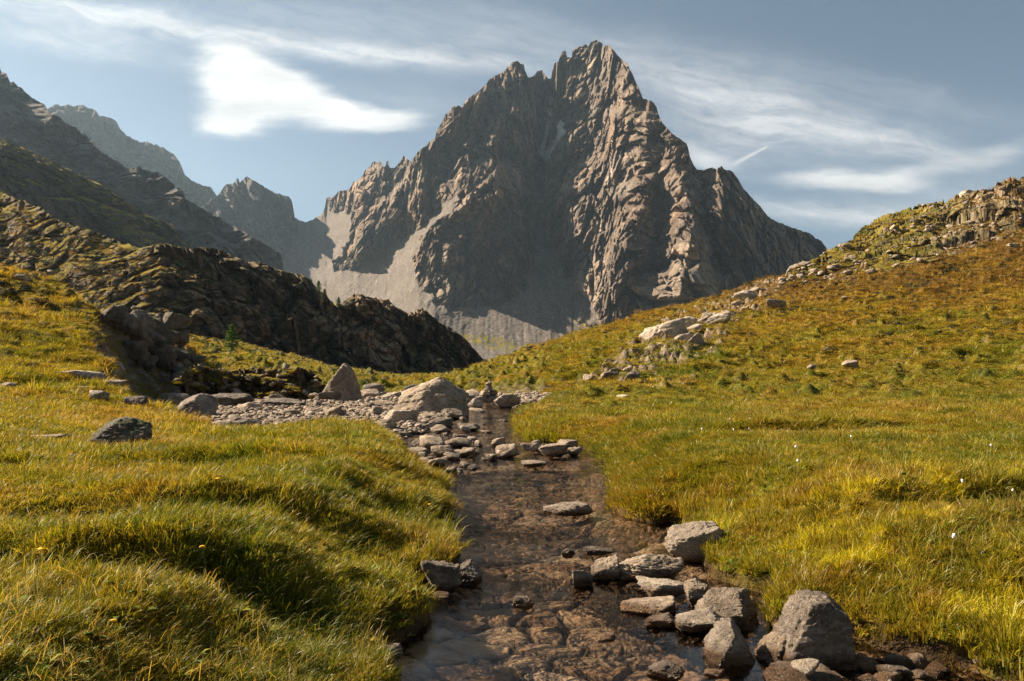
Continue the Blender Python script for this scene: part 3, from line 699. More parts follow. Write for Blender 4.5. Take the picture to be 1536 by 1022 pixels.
def crest_v(PX, PY, X, Y, Z):
    a, ea = facets(X/7.+.3*perlin(X*.2, Y*.2, 1), Y/6., Z/6., 1.5); b, eb = facets(X/2.6, Y/2.3, Z/2.5, 1.4); c, ec = facets(X/1.05, Y/.95, Z, 1.3)
    k_ = sstep(1380, 1470, PX+.4*(PY-320))
    return (a*(.30+.5*k_) + b*(.34+.12*k_) + c*.17 - .3*sstep(.14, 0, eb)*(.4+k_))*sstep(0, 14, polyline_y(CR_BOT, PX)-PY)
o = relief('ridge', [(1172,420),(1180,412),(1192,404),(1205,396),(1222,391),(1240,379),(1252,373),(1262,366),(1275,359),(1286,349),(1296,340),(1308,331),(1320,324),(1335,320),(1360,314),(1385,309),(1402,304),(1420,300),(1438,293),(1452,291),(1464,289),(1478,284),(1490,276),(1502,271),(1520,266),(1536,265),(1600,255),(1800,215)],
       [(q, w+6) for q, w in CR_BOT], 1172, 1800, .95, .95, lambda x: np.interp(x, _cx, _cy)-.3, lambda PX, PY: .46+.0008*np.clip(PX-1300, 0, 600)+.16*fbm(PX/30, PY/16, 87, 3),
       lambda PX, PY, X, Y, Z: hill_disp(9, .22, 31.7, 1.5)(PX, PY, X, Y, Z), M_CREST, vdisp=crest_v, jag=1.2, jagscale=10, maskf=lambda PX, PY, X, Y, Z: {'grass': np.clip(.95-.55*sstep(1380, 1480, PX+.5*(PY-320)), 0, 1)}, rough_top=31)
tag(o, 'weathered rocky crest along the top of the right hill', 'ridge', kind='structure')
# ---- stream bed
def build_bed():
    Ys = [1.0]
    while Ys[-1] < 50: Ys.append(Ys[-1]+max(Ys[-1]**2/(797*1.6)*1.0, .008))
    Ys = np.array(Ys)
    xs = np.linspace(-.50, .95, 1050)
    U, YY = np.meshgrid(xs, Ys); X = U*YY
    sd = poly_sd(X, YY, STREAM)
    wx = X+.05*perlin(X*4, YY*4, 1.); wy = YY+.05*perlin(X*4+5, YY*4, 1.)
    f1, f2, cv = worley2(wx/.36, wy/.25); e = f2-f1
    g1, g2, cw = worley2(wx/.11+3, wy/.075); e2 = g2-g1
    big = sstep(.12, .3, cv[..., 2]+.3*perlin(X*.8, YY*.8, 2))
    st = sstep(.02, .16, e)*(.016+.020*cv[..., 1]); st2 = sstep(.02, .2, e2)*(.008+.010*cw[..., 1])
    h = lerp(st2, st, big) + .005*perlin(X*9, YY*9, 3) + .0015*perlin(X*30, YY*30, 3)
    h = h + (cv[..., 0]-.5)*.012
    deep = -.165 + .06*fbm(X*.5, YY*.4, 3, 2) + .11*sstep(-.45, .1, sd) + .10*sstep(9, 16, YY) + .05*sstep(.5, -.5, YY-5.3+.3*X)*0
    z = deep + h*1.15
    z = np.where(YY > 30, np.minimum(z, -.02), z)
    z = np.minimum(z, -.014+np.where(YY < 14, .022*perlin(X*3, YY*3, 1), 0))
    V = np.stack([X, YY, z], -1).reshape(-1, 3); f = grid_faces(len(Ys), len(xs))
    f = f[(sd.ravel()[f]).min(1) < .35]
    gap = lerp(sstep(.26, .03, e2), sstep(.17, .02, e), big)
    cell = lerp(cw[..., 2], cv[..., 3], big)
    me = mesh_np('stream_bed', V, f, True, {'cell': cell, 'gap': gap})
    tag(link('stream_bed', me, M_BED), 'brown flat cobbles on the bed under clear water', 'stream bed', kind='structure')
build_bed()
# ---- water sheet
def build_water():
    Ys = np.concatenate([np.linspace(-6, 2, 12)[:-1], np.linspace(2, 56, 300)]); xs = np.linspace(-8, 9, 180)
    X, YY = np.meshgrid(xs, Ys); sd = poly_sd(X, YY, STREAM)
    f = grid_faces(len(Ys), len(xs)); f = f[(sd.ravel()[f]).min(1) < .45]
    me = mesh_np('water', np.stack([X, YY, 0*X], -1).reshape(-1, 3), f, True)
    tag(link('water', me, M_WATER), 'clear shallow mountain stream winding through the meadow', 'water', kind='structure')
build_water()
print('stream', round(time.time()-T0, 1))

# ================================================================ ROCKS
import bmesh
_ico = {}
def ico(n):
    if n not in _ico:
        bm = bmesh.new(); bmesh.ops.create_icosphere(bm, subdivisions=n, radius=1)
        _ico[n] = (np.array([v.co[:] for v in bm.verts]), np.array([[v.index for v in f.verts] for f in bm.faces])); bm.free()
    return _ico[n]
def rock_mesh(seed, size, sub=4, planes=None, npl=13, rough=.095, flat=1.0, soft=30., lumps=0.065):
    """angular stone: the solid cut out by random planes, then weathered; size = full width, depth, height, base at z=0"""
    P0, Fc = ico(sub); r = np.random.RandomState(seed)
    n = r.normal(size=(npl, 3)); n[:, 2] *= flat; n /= np.linalg.norm(n, axis=1)[:, None]; hh = r.uniform(.62, 1.0, npl)
    if planes is not None:
        pn = np.array([p[:3] for p in planes], float); ph = np.array([p[3] for p in planes], float)
        pn /= np.linalg.norm(pn, axis=1)[:, None]
        n = np.concatenate([pn, n[:npl//3]]); hh = np.concatenate([ph, hh[:npl//3]+.35])
    ext = np.array([[1,0,0],[-1,0,0],[0,1,0],[0,-1,0],[0,0,1],[0,0,-1.]]); n = np.concatenate([n, ext]); hh = np.concatenate([hh, [1.05]*6])
    q = np.maximum(P0 @ n.T, 1e-3)/hh                      # 1/r for each plane
    inv = (q**soft).sum(1)**(1/soft)
    V = P0/inv[:, None]
    s = seed*1.37 % 97
    amp = rough*(1.1*fbm(V[:, 0]*1.6+s, V[:, 1]*1.6, V[:, 2]*1.6, 3) + .55*(.5-2*np.abs(perlin(V[:, 0]*3.4+s, V[:, 1]*3.4, V[:, 2]*5.5))) + .35*perlin(V[:, 0]*9+s, V[:, 1]*9, V[:, 2]*13))
    if sub >= 4: amp = amp + rough*.22*perlin(V[:, 0]*21+s, V[:, 1]*21, V[:, 2]*27)
    ax = np.array([math.sin(s)*.35, math.cos(s*1.7)*.35, 1.]); st = (V @ ax)*5.5 + .8*fbm(V[:, 0]*1.5+s, V[:, 1]*1.5, V[:, 2]*1.5, 2)
    fr = st-np.floor(st); hs_ = RV[(np.floor(st).astype(int)*37+seed) % 256, 0]
    amp = amp + rough*.55*((hs_-.5) - 1.1*sstep(.14, 0, np.minimum(fr, 1-fr)))*np.clip(1.2-np.abs(V[:, 2]), 0, 1)
    if lumps:
        f1, f2, cv = worley(V[:, 0]*2.1+s, V[:, 1]*2.1, V[:, 2]*2.6); amp = amp + lumps*((cv[:, 3]-.5) - .6*sstep(.22, 0, f2-f1))
    V = V*(1+amp)[:, None]
    lo, hi_ = V.min(0), V.max(0)
    V = (V-(lo+hi_)/2)/(hi_-lo)*np.array(size); V[:, 2] += size[2]/2
    return mesh_np('rock', V, Fc, True)
def put_rock(name, label, cat, px, pyb, wpx, hpx, depth=.8, z=None, seed=1, sub=5, mat=None, rot=0, sink=.14, group=None, tiltx=0., tilty=0., **kw):
    """pyb: picture row where the front of the stone meets the ground"""
    if z is not None and z < .31: zz = z; x, y = on_level(px, pyb, zz)
    else: x, y, zz = ground_hit(px, pyb)
    w = wpx/F*y; h = hpx/F*y
    d = w*depth
    y2 = y + d*.42
    me = rock_mesh(seed, (w, d, h*(1+sink)), sub, **kw)
    o = link(name, me, mat or M_ROCK); o.location = (x*y2/y, y2, zz-h*sink); o.rotation_euler = (tiltx, tilty, rot)
    tag(o, label, cat, group)
    return o
R_ = math.radians
PYR_B = [(-.50,-.22,.86,.50),(.70,-.30,.62,.62),(.22,-.30,.95,.66),(.1,-.95,.35,.62),(.0,.8,.6,.6),(-.5,-.8,.45,.66),(.9,-.5,.1,.8)]
PYR_A = [(-.78,-.05,.62,.46),(.98,-.1,.22,.60),(.50,-.2,.85,.74),(.15,-.96,.22,.50),(0,.8,.6,.6),(-.5,-.85,.2,.7)]
ROCKS = [
 # name, label, px, base row, width, height, options
 ('boulder', 'large brown pyramid boulder with sunlit left face beside the water', 650, 628, 108, 62, dict(z=.02, planes=PYR_B, seed=21, depth=.9, rough=.05, npl=9, soft=22.)),
 ('boulder', 'tall dark wedge-shaped boulder standing on the far gravel', 511, 603, 62, 58, dict(z=.3, planes=PYR_A, seed=22, depth=.8, rough=.05, npl=9, soft=24.)),
 ('rock', 'low dark slab leaning at the foot of the tall wedge boulder', 494, 604, 52, 17, dict(z=.28, seed=23, mat='D')),
 ('rock', 'pale rounded rock left of the tall wedge boulder', 462, 599, 34, 17, dict(z=.32, seed=24, mat='P')),
 ('rock', 'small pale rock at the left end of the row by the wedge boulder', 436, 598, 26, 13, dict(z=.32, seed=25, mat='P')),
 ('rock', 'long low slab on the gravel in front of the pale rocks', 430, 612, 66, 14, dict(z=.2, seed=26, flat=2.5, mat='D')),
 ('boulder', 'dark slanting boulder at the left end of the gravel bar', 291, 629, 66, 38, dict(z=.15, planes=[(-.6,-.3,.7,.6),(.7,-.3,.6,.7),(0,-.9,.3,.7)], seed=27, mat='D', rough=.07)),
 ('rock', 'brown rock below the slanting dark boulder', 232, 641, 62, 30, dict(z=.2, seed=28)),
 ('rock', 'dark flat-topped rock right of the slanting boulder', 348, 610, 58, 20, dict(z=.25, seed=29, mat='D')),
 ('rock', 'dark square rock on the small gravel of the bar', 368, 643, 46, 14, dict(z=.13, seed=30, mat='D')),
 ('rock', 'small dark rock at the left edge of the small gravel', 287, 640, 28, 16, dict(z=.15, seed=31, mat='D')),
 ('boulder', 'black mossy boulder alone in the left meadow', 183, 671, 86, 44, dict(z=.42, seed=32, mat='M', planes=[(-.6,-.4,.6,.7),(.6,-.4,.7,.7),(0,-.95,.3,.6)], rough=.09, lumps=.08)),
 ('rock', 'small grey pointed stone in the grass right of the mossy boulder', 263, 653, 34, 12, dict(z=.3, seed=33)),
 ('rock', 'white flat stone in the left meadow', 101, 697, 30, 14, dict(seed=34, mat='P')),
 ('rock', 'small pale stone just left of the white flat stone', 52, 692, 24, 9, dict(seed=35, mat='P')),
 ('rock', 'grey ribbed stone sunk in the grass above the white flat stone', 76, 667, 50, 14, dict(seed=36, flat=2.)),
 ('rock', 'dark stone at the left edge of the meadow', 14, 672, 30, 13, dict(seed=37, mat='D')),
 ('rock', 'long flat sunlit slab lying across the left slope', 120, 573, 78, 17, dict(seed=38, flat=3., z=.95, mat='P', depth=.7)),
 ('rock', 'thin sloping slab in the grass right of the long flat slab', 168, 580, 52, 9, dict(seed=39, flat=3., z=.85)),
 ('rock', 'pale knobbly rock on the left slope below the long slab', 146, 603, 36, 17, dict(seed=40, z=.72, mat='P')),
 ('rock', 'thin pale slab left of the knobbly rock', 112, 587, 46, 7, dict(seed=41, z=.8, mat='P', flat=3.)),
 ('rock', 'little stone at the left edge of the upper left meadow', 10, 583, 26, 9, dict(seed=42, z=.9, mat='D')),
 ('rock', 'round stone on top of the left knoll', 32, 424, 26, 13, dict(seed=43, z=5.3)),
 ('rock', 'rough stone under the left meadow slope by the small gravel', 205, 612, 34, 17, dict(seed=44, z=.35, mat='D')),
 ('rock', 'broad brown rock between the slope and the gravel bar', 262, 612, 62, 22, dict(seed=45, z=.3)),
 # around the big boulder
 ('rock', 'striped slab rock leaning in front of the large pyramid boulder', 600, 641, 58, 26, dict(z=.05, seed=46, mat='P')),
 ('rock', 'dark wet rock at the right foot of the large pyramid boulder', 679, 630, 36, 17, dict(z=.0, seed=47, mat='D')),
 ('rock', 'flat brown rock in the gravel left of the large pyramid boulder', 572, 612, 52, 11, dict(z=.2, seed=48)),
 ('rock', 'pale block lying behind the gravel between the two big boulders', 590, 600, 46, 12, dict(z=.28, seed=49, mat='P')),
 # far side by the cairn
 ('boulder', 'pale boulder at the far water edge right of the cairn', 762, 611, 44, 20, dict(z=.02, seed=50, mat='P')),
 ('rock', 'brown rock at the far water edge right of the pale boulder', 792, 612, 24, 13, dict(z=.02, seed=51)),
 ('rock', 'small pale rock at the far water edge left of the cairn', 712, 612, 26, 14, dict(z=.02, seed=52, mat='P')),
 ('rock', 'pale stone at the far tip of the grassy right bank', 818, 607, 24, 11, dict(z=.15, seed=53, mat='P')),
 # row of stones across the stream
 ('rock', 'square stone at the left end of the stone row by the right bank', 748, 671, 22, 14, dict(z=0, seed=54)),
 ('rock', 'angular brown stone second in the row by the right bank', 761, 687, 38, 21, dict(z=0, seed=55)),
 ('rock', 'slab with dark front in the middle of the stone row', 797, 679, 34, 14, dict(z=0, seed=56)),
 ('rock', 'long stone in front at the right of the stone row', 830, 686, 46, 20, dict(z=0, seed=57)),
 ('rock', 'rounded stone at the right end of the stone row by the grass', 862, 684, 24, 13, dict(z=.0, seed=58)),
 ('rock', 'stone behind the right end of the stone row', 850, 674, 36, 13, dict(z=.0, seed=59)),
 ('rock', 'flat two-part stone alone in the water before the stone row', 801, 702, 40, 10, dict(z=-.01, seed=60, flat=2.5)),
 ('rock', 'small stone by the left end of the stone row', 740, 691, 16, 9, dict(z=0, seed=61)),
 ('rock', 'large brown stone at the gravel edge across from the stone row', 666, 689, 40, 20, dict(z=0, seed=62)),
 ('rock', 'flat orange stone beside the large brown gravel edge stone', 701, 684, 26, 12, dict(z=0, seed=63)),
 ('rock', 'pale knobbly stone on the water edge of the lower gravel', 656, 700, 32, 12, dict(z=0, seed=64, mat='P')),
 ('rock', 'dark stone alone in the shallows off the gravel', 704, 647, 34, 11, dict(z=-.01, seed=65, mat='D')),
 ('rock', 'small stone poking up near the left bank of the pool', 677, 711, 18, 11, dict(z=0, seed=66)),
 ('rock', 'pale flat-topped slab rising from the middle of the pool', 851, 776, 76, 20, dict(z=-.015, seed=67, mat='P', flat=2.2, depth=.7)),
 # foreground
 ('rock', 'grey pitted rock against the left bank in the foreground', 662, 893, 62, 50, dict(z=-.02, seed=68, mat='D', rough=.09, lumps=.10)),
 ('rock', 'brown rough rock touching the grey pitted rock', 704, 884, 44, 40, dict(z=-.02, seed=69, mat='D', rough=.11, lumps=.12)),
 ('boulder', 'pale beige furrowed boulder half in the right bank', 1040, 846, 84, 56, dict(z=-.0, seed=70, mat='P', rough=.07, lumps=.08)),
 ('rock', 'long dark-fronted block rock below the pale furrowed boulder', 972, 878, 118, 40, dict(z=-.02, seed=71, flat=1.4, depth=.5, lumps=.06)),
 ('rock', 'brown lumpy rock at the left of the block rock', 906, 874, 46, 38, dict(z=-.02, seed=72, lumps=.1)),
 ('rock', 'small pale rock at the left tip of the foreground stones', 874, 884, 34, 28, dict(z=-.02, seed=73, mat='P', lumps=.08)),
 ('rock', 'thin dark stone in the water left of the block rock', 898, 836, 46, 11, dict(z=-.01, seed=74, mat='D', flat=2.)),
 ('rock', 'tiny dark stone in mid stream above the foreground stones', 852, 838, 22, 14, dict(z=-.01, seed=75, mat='D')),
 ('rock', 'layered flat stone below the block rock', 994, 900, 76, 26, dict(z=-.02, seed=76, mat='P', flat=2., depth=.6, lumps=.06)),
 ('rock', 'wet sloping slab with a sunlit top in the shallows', 972, 928, 86, 24, dict(z=-.02, seed=77, flat=2.2, depth=.6)),
 ('rock', 'small block next to the wet sloping slab', 992, 946, 52, 18, dict(z=-.02, seed=78, flat=1.6)),
 ('rock', 'upright brown stone under the edge of the right bank', 1048, 916, 40, 44, dict(z=-.01, seed=79, lumps=.08)),
 ('boulder', 'broad brown rock with a dark right side in the shallows', 1092, 950, 100, 50, dict(z=-.02, seed=80, planes=[(-.3,-.5,.8,.6),(.8,-.4,.4,.7),(-.7,-.6,.3,.7)], lumps=.05)),
 ('rock', 'pale flat rock in front of the broad brown rock', 1050, 958, 74, 32, dict(z=-.02, seed=81, mat='P', flat=1.6, lumps=.05)),
 ('boulder', 'dark wet triangular rock left of the largest foreground boulder', 1097, 1008, 74, 64, dict(z=-.03, seed=82, mat='D', planes=[(-.72,-.35,.62,.50),(.78,-.25,.55,.52),(.05,-.95,.3,.62)], rough=.05, npl=8)),
 ('boulder', 'largest foreground boulder, dark grey with a pale pitted top', 1226, 1020, 118, 112, dict(z=-.05, seed=83, mat='D', rough=.07, lumps=.07, planes=[(-.85,-.1,.5,.72),(.95,-.1,.1,.8),(0,-.95,.25,.7),(-.1,.0,1,.78),(.6,-.1,.75,.8)], npl=8)),
 ('boulder', 'brown lower lobe rock leaning on the largest boulder', 1170, 1012, 66, 52, dict(z=-.05, seed=84, rough=.09, lumps=.10, planes=[(-.75,-.3,.6,.55),(.2,-.9,.4,.7)])),
 ('rock', 'small smooth oval stone lying before the largest boulder', 1209, 1012, 42, 16, dict(z=.06, seed=85, mat='P', rough=.03, soft=6.)),
 ('rock', 'pale flat rock at the bottom edge under the oval stone', 1200, 1040, 112, 26, dict(z=-.03, seed=86, flat=2., mat='P')),
 ('rock', 'pale knobbly stone at the bottom edge in the water', 1000, 1030, 62, 28, dict(z=-.03, seed=87, mat='P', lumps=.12)),
 ('rock', 'small wet stone right of the pale bottom edge stone', 1072, 1022, 36, 14, dict(z=-.02, seed=88)),
 ('rock', 'little brown stone poking out of the pool near the bottom', 909, 965, 30, 11, dict(z=-.015, seed=89, lumps=.1)),
 ('rock', 'small dark-sided stone in mid stream right of the pitted rock', 785, 915, 34, 18, dict(z=-.02, seed=90)),
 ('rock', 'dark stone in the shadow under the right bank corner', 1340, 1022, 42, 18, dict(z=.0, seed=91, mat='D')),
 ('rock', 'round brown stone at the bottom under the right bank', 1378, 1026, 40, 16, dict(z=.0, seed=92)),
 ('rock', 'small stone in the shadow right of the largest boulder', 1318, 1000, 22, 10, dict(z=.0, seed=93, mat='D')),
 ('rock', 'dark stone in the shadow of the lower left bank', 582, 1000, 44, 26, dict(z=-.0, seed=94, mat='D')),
 ('rock', 'small flat pale stone under the left bank by the pitted rock', 652, 902, 48, 9, dict(z=-.02, seed=95, flat=2.5)),
 # right hillside
 ('rock', 'long diagonal slab outcrop on the lower right hillside', 1003, 508, 84, 26, dict(z=5.6, seed=96, flat=1.6, depth=.5, tilty=-.38, mat='P', sink=.75)),
 ('rock', 'pointed grey stone below the diagonal slab', 1005, 505, 20, 15, dict(z=5.0, seed=97)),
 ('rock', 'pale leaning slab right of the pointed grey stone', 1048, 526, 34, 24, dict(z=4.4, seed=98, mat='P', tilty=-.6, flat=2.)),
 ('rock', 'brown block stone at the foot of the right hillside', 915, 571, 28, 13, dict(z=.95, seed=99)),
 ('rock', 'dark lumpy stone right of the brown block stone', 948, 574, 26, 17, dict(z=.95, seed=100, mat='D', lumps=.12)),
 ('rock', 'small leaning stone left of the brown block stone', 884, 573, 20, 11, dict(z=.9, seed=101)),
 ('rock', 'little stone alone in the grass right of the lumpy stone', 1022, 578, 14, 6, dict(z=.75, seed=102)),
 ('rock', 'grey stone with a dark side in the middle of the right meadow', 1274, 556, 26, 12, dict(z=1.6, seed=103)),
 ('rock', 'small stone left of the grey stone in the right meadow', 1218, 558, 14, 7, dict(z=1.5, seed=104, mat='D')),
 ('rock', 'pale flat stone above the small stone in the right meadow', 1242, 528, 18, 7, dict(z=3.1, seed=105, mat='P')),
 ('rock', 'double dark rock on the brown part of the right hill', 1162, 464, 34, 14, dict(z=8.2, seed=106, mat='D')),
 ('rock', 'flat pale stone by the crest of the right hill', 1136, 438, 26, 7, dict(z=12.5, seed=107, mat='P')),
 ('rock', 'dark stone at the end of the rocky band on the right hill', 1313, 392, 34, 10, dict(z=15.6, seed=108, mat='D')),
 ('rock', 'tall orange block in the rocky slope at upper right', 1408, 348, 20, 20, dict(z=25.5, seed=109, mat='P', sink=.75)),
 ('rock', 'pale stone at the edge of the grass flank far right', 1520, 372, 22, 6, dict(z=16.2, seed=110, mat='P')),
 ('rock', 'smooth pale slab on the skyline left of the right hill', 1206, 414, 50, 22, dict(z=18.0, seed=111, mat='P', tilty=-.5, depth=.5, sink=.75)),
 ('rock', 'long pale slab higher on the skyline of the right hill', 1324, 356, 44, 16, dict(z=26.2, seed=112, mat='P', tilty=-.3, depth=.5, sink=.5)),
 ('rock', 'pale streaked cliff block near the right end of the skyline', 1466, 306, 40, 26, dict(z=34.2, seed=113, mat='P', depth=.6, tilty=-.3, sink=.75)),
 ('rock', 'small pale stone at the far end of the bank path', 935, 600, 24, 7, dict(z=.4, seed=114, mat='P')),
]
MM = {'D': M_ROCK_DARK, 'P': M_ROCK_PALE, 'M': M_ROCK_MOSS}
for nm, lb, px, pb, w, h, op in ROCKS:
    op = dict(op); m = MM.get(op.pop('mat', None), M_ROCK)
    sub = 6 if w*h > 4000 else 5 if w*h > 500 else 4
    put_rock(nm, lb, 'boulder' if nm == 'boulder' else 'rock', px, pb, w, h, mat=m, sub=sub, **op)
for i in range(20):
    t_ = rnd.random(); w_ = rnd.choice([14, 18, 24, 30, 40])
    put_rock('rock', 'pale flat slab half sunk in the diagonal outcrop strip of the right hillside', 'rock', 1140-235*t_+rnd.uniform(-14, 14), 452+112*t_+rnd.uniform(-12, 14), w_, w_*rnd.uniform(.25, .5), mat=rnd.choice([M_ROCK_PALE, M_ROCK, M_ROCK_PALE]), sub=4, z=9., seed=600+i, flat=1.8, tilty=-rnd.uniform(.1, .5), sink=.35, depth=.6, group='pale slabs in the outcrop strip')
CRAG = [(168,486),(200,484),(235,484),(252,496),(266,512),(284,530),(302,550),(330,572),(330,586),(285,582),(240,572),(205,548),(180,515)]
i = 0
while i < 34:
    qx, qy = rnd.uniform(165, 335), rnd.uniform(486, 588)
    if float(poly_sd(np.array([qx]), np.array([qy]), CRAG)[0]) > 0: continue
    w_ = rnd.choice([18, 24, 30, 38, 46]); i += 1
    o = put_rock('rock', 'dark broken block in the crag at the end of the left knoll', 'rock', qx, qy, w_, w_*rnd.uniform(.45, .8), mat=rnd.choice([M_ROCK_DARK, M_ROCK_MOSS, M_ROCK_MOSS]), sub=4, z=9., seed=700+i, rough=.12, lumps=.12, sink=.25, depth=.9, rot=rnd.uniform(-.5, .5), tilty=rnd.uniform(-.1, .5), group='dark blocks of the knoll crag')
    o.location.x *= .985; o.location.y *= .985
# cairn
cx, cyy = on_level(733, 604, .1); cyy += .3
croot = bpy.data.objects.new('cairn', None); C.objects.link(croot); croot.location = (cx, cyy, .08)
tag(croot, 'small stacked cairn of dark stones at the far bend of the stream', 'cairn')
for i, (dx, dz, w, h) in enumerate(((-.35, 0, .6, .36), (.1, 0, .7, .4), (.42, .0, .5, .34), (-.2, .30, .55, .3), (.18, .33, .5, .3), (-.02, .56, .46, .28), (.0, .78, .3, .26), (.05, .98, .16, .14))):
    o = link('stone', rock_mesh(300+i, (w, w*.8, h), 4), M_ROCK_DARK if i % 3 else M_ROCK, croot); o.location = (dx, .1*math.sin(i*2), dz)

# cobbles: nine stone shapes, copied one by one
protos = [rock_mesh(400+i, (1, rnd.uniform(.65, .95), rnd.uniform(.32, .6)), 4 if i < 5 else 3, rough=.07, flat=1.3) for i in range(9)]
for i, p_ in enumerate(protos): p_.materials.append((M_ROCK, M_ROCK, M_ROCK_PALE, M_ROCK_DARK, M_ROCK, M_ROCK, M_ROCK_PALE, M_ROCK, M_ROCK_DARK)[i])
def cobble(x, y, z, s, label, group, k_=None):
    o = bpy.data.objects.new('stone', protos[rnd.randrange(9)] if k_ is None else protos[k_]); C.objects.link(o)
    o.location = (x, y, z); o.scale = (s, s*rnd.uniform(.8, 1.2), s*rnd.uniform(.7, 1.25)); o.rotation_euler = (rnd.uniform(-.18, .18), rnd.uniform(-.18, .18), rnd.uniform(0, 6.28))
    return tag(o, label, 'stone', group)
pb = np.array(BAR); placed = []
def far_enough(x, y, r):
    return all((x-a)**2+(y-b)**2 > (r+c)**2*.55 for a, b, c in placed)
n = 0; tries = 0
while n < 140 and tries < 20000:
    tries += 1
    ipx = rnd.uniform(270, 720); ipy = rnd.uniform(596, 700)
    x, y = on_level(ipx, ipy, .1)
    if float(poly_sd(np.array([x]), np.array([y]), BAR)[0]) > -.1: continue
    s = rnd.choice([.22, .3, .36, .45, .6, .8])*(.55+y/45)
    if not far_enough(x, y, s/2): continue
    placed.append((x, y, s/2)); z = max(hz(x, y), -.05)
    cobble(x, y, z-.10*s, s, 'loose grey-brown stone lying on the stony gravel bar', 'loose stones on the gravel bar'); n += 1
n = 0
for tries in range(9000):
    if n >= 40: break
    ipx = rnd.uniform(625, 760); ipy = rnd.uniform(625, 708)
    x, y = on_level(ipx, ipy, 0)
    if not (ipx < 705+(ipy-625)*.2 or rnd.random() < .12): continue
    s = rnd.uniform(.14, .36)*(.5+y/30)
    if not far_enough(x, y, s/2): continue
    placed.append((x, y, s/2)); cobble(x, y, -.12*s-.02, s, 'small stone standing in the shallows off the gravel bar', 'stones in the shallows off the gravel bar'); n += 1
for i in range(22):
    ipx = rnd.uniform(872, 1130); ipy = 850+(ipx-872)*.48+rnd.uniform(-8, 34)
    x, y = on_level(ipx, ipy, 0); cobble(x, y, -.05, rnd.uniform(.06, .17), 'small stone wedged among the foreground rocks', 'small stones among the foreground rocks')
for i in range(12):
    ipx = rnd.uniform(1290, 1480); ipy = 985+(ipx-1290)*.14+rnd.uniform(0, 34)
    x, y = on_level(ipx, ipy, 0); cobble(x, y, -.03, rnd.uniform(.07, .17), 'small stone in the shadow under the right bank', 'small stones under the right bank')
for i in range(10):
    ipx = rnd.uniform(700, 885); ipy = rnd.uniform(664, 690)
    x, y = on_level(ipx, ipy, 0); cobble(x, y, -.04, rnd.uniform(.12, .28), 'small stone wedged in the stone row by the right bank', 'small stones in the stone row')
# stones on the right hillside
n = 0
while n < 68:
    ipx = rnd.gauss(0, 1); 
    if rnd.random() < .5: ipx = rnd.uniform(880, 1190); ipy = 575-(ipx-880)*.50+rnd.uniform(-6, 30)
    else: ipx = rnd.uniform(700, 1536); ipy = rnd.uniform(350, 600)
    u_, v_ = [float(q) for q in uv(ipx, ipy)]; ys = np.linspace(20, 165, 300)
    hh = base_h(np.full(300, u_), ys); hit = np.where(hh > CAMH+v_*ys)[0]
    if not len(hit): continue
    y = float(ys[hit[0]]); x = u_*y
    s = rnd.choice([3, 4, 5, 6, 9, 13])/F*y
    o = cobble(x, y, hz(x, y)-.12*s, s, 'weathered stone scattered on the right hillside', 'stones scattered on the right hillside'); n += 1

print('rocks', round(time.time()-T0, 1))
# pebbles: too many to count
def instancer(name, pts, scale, rotz, tilt, tint, dry, protos_, label, cat, idx=None):
    me = bpy.data.meshes.new(name); n = len(pts)
    me.vertices.add(n); me.vertices.foreach_set('co', np.ascontiguousarray(pts, np.float32).ravel())
    def at(nm, v, ty='FLOAT'):
        a = me.attributes.new(nm, ty, 'POINT')
        a.data.foreach_set('vector' if ty == 'FLOAT_VECTOR' else 'value', np.ascontiguousarray(v, np.int32 if ty == 'INT' else np.float32).ravel())
    at('scl', scale, 'FLOAT_VECTOR'); at('rot', np.stack([tilt[:, 0], tilt[:, 1], rotz], -1), 'FLOAT_VECTOR'); at('tint', tint); at('dry', dry)
    at('pick', idx if idx is not None else np.random.RandomState(3).randint(0, len(protos_), n), 'INT')
    col = bpy.data.collections.new(name+'_shapes')
    for q in protos_: col.objects.link(q)
    ng = bpy.data.node_groups.new(name+'_scatter', 'GeometryNodeTree')
    ng.interface.new_socket('Geometry', in_out='INPUT', socket_type='NodeSocketGeometry'); ng.interface.new_socket('Geometry', in_out='OUTPUT', socket_type='NodeSocketGeometry')
    N = ng.nodes; L = ng.links
    gi = N.new('NodeGroupInput'); go_ = N.new('NodeGroupOutput'); m2p = N.new('GeometryNodeMeshToPoints'); iop = N.new('GeometryNodeInstanceOnPoints')
    ci = N.new('GeometryNodeCollectionInfo'); ci.inputs[0].default_value = col; ci.inputs['Separate Children'].default_value = True; ci.inputs['Reset Children'].default_value = True
    def na(nm, ty):
        a = N.new('GeometryNodeInputNamedAttribute'); a.data_type = ty; a.inputs[0].default_value = nm; return a.outputs[0]
    L.new(gi.outputs[0], m2p.inputs[0]); L.new(m2p.outputs[0], iop.inputs['Points']); L.new(ci.outputs[0], iop.inputs['Instance'])
    iop.inputs['Pick Instance'].default_value = True; L.new(na('pick', 'INT'), iop.inputs['Instance Index'])
    L.new(na('rot', 'FLOAT_VECTOR'), iop.inputs['Rotation']); L.new(na('scl', 'FLOAT_VECTOR'), iop.inputs['Scale'])
    L.new(iop.outputs[0], go_.inputs[0])
    o = link(name, me); md = o.modifiers.new('scatter', 'NODES'); md.node_group = ng
    tag(o, label, cat, kind='stuff'); return o
rs = np.random.RandomState(5)
NPB = 24000
ipx = rs.uniform(180, 990, NPB*2); ipy = 590+rs.uniform(0, 1, NPB*2)**1.3*120
u_, v_ = uv(ipx, ipy); Yp = (.1-CAMH)/v_; Xp = u_*Yp
okp = (poly_sd(Xp, Yp, BAR) < .15)
okp |= (ipx > 620) & (ipx < 700) & (ipy > 640) & (ipy < 705)
Xp, Yp = Xp[okp][:NPB], Yp[okp][:NPB]
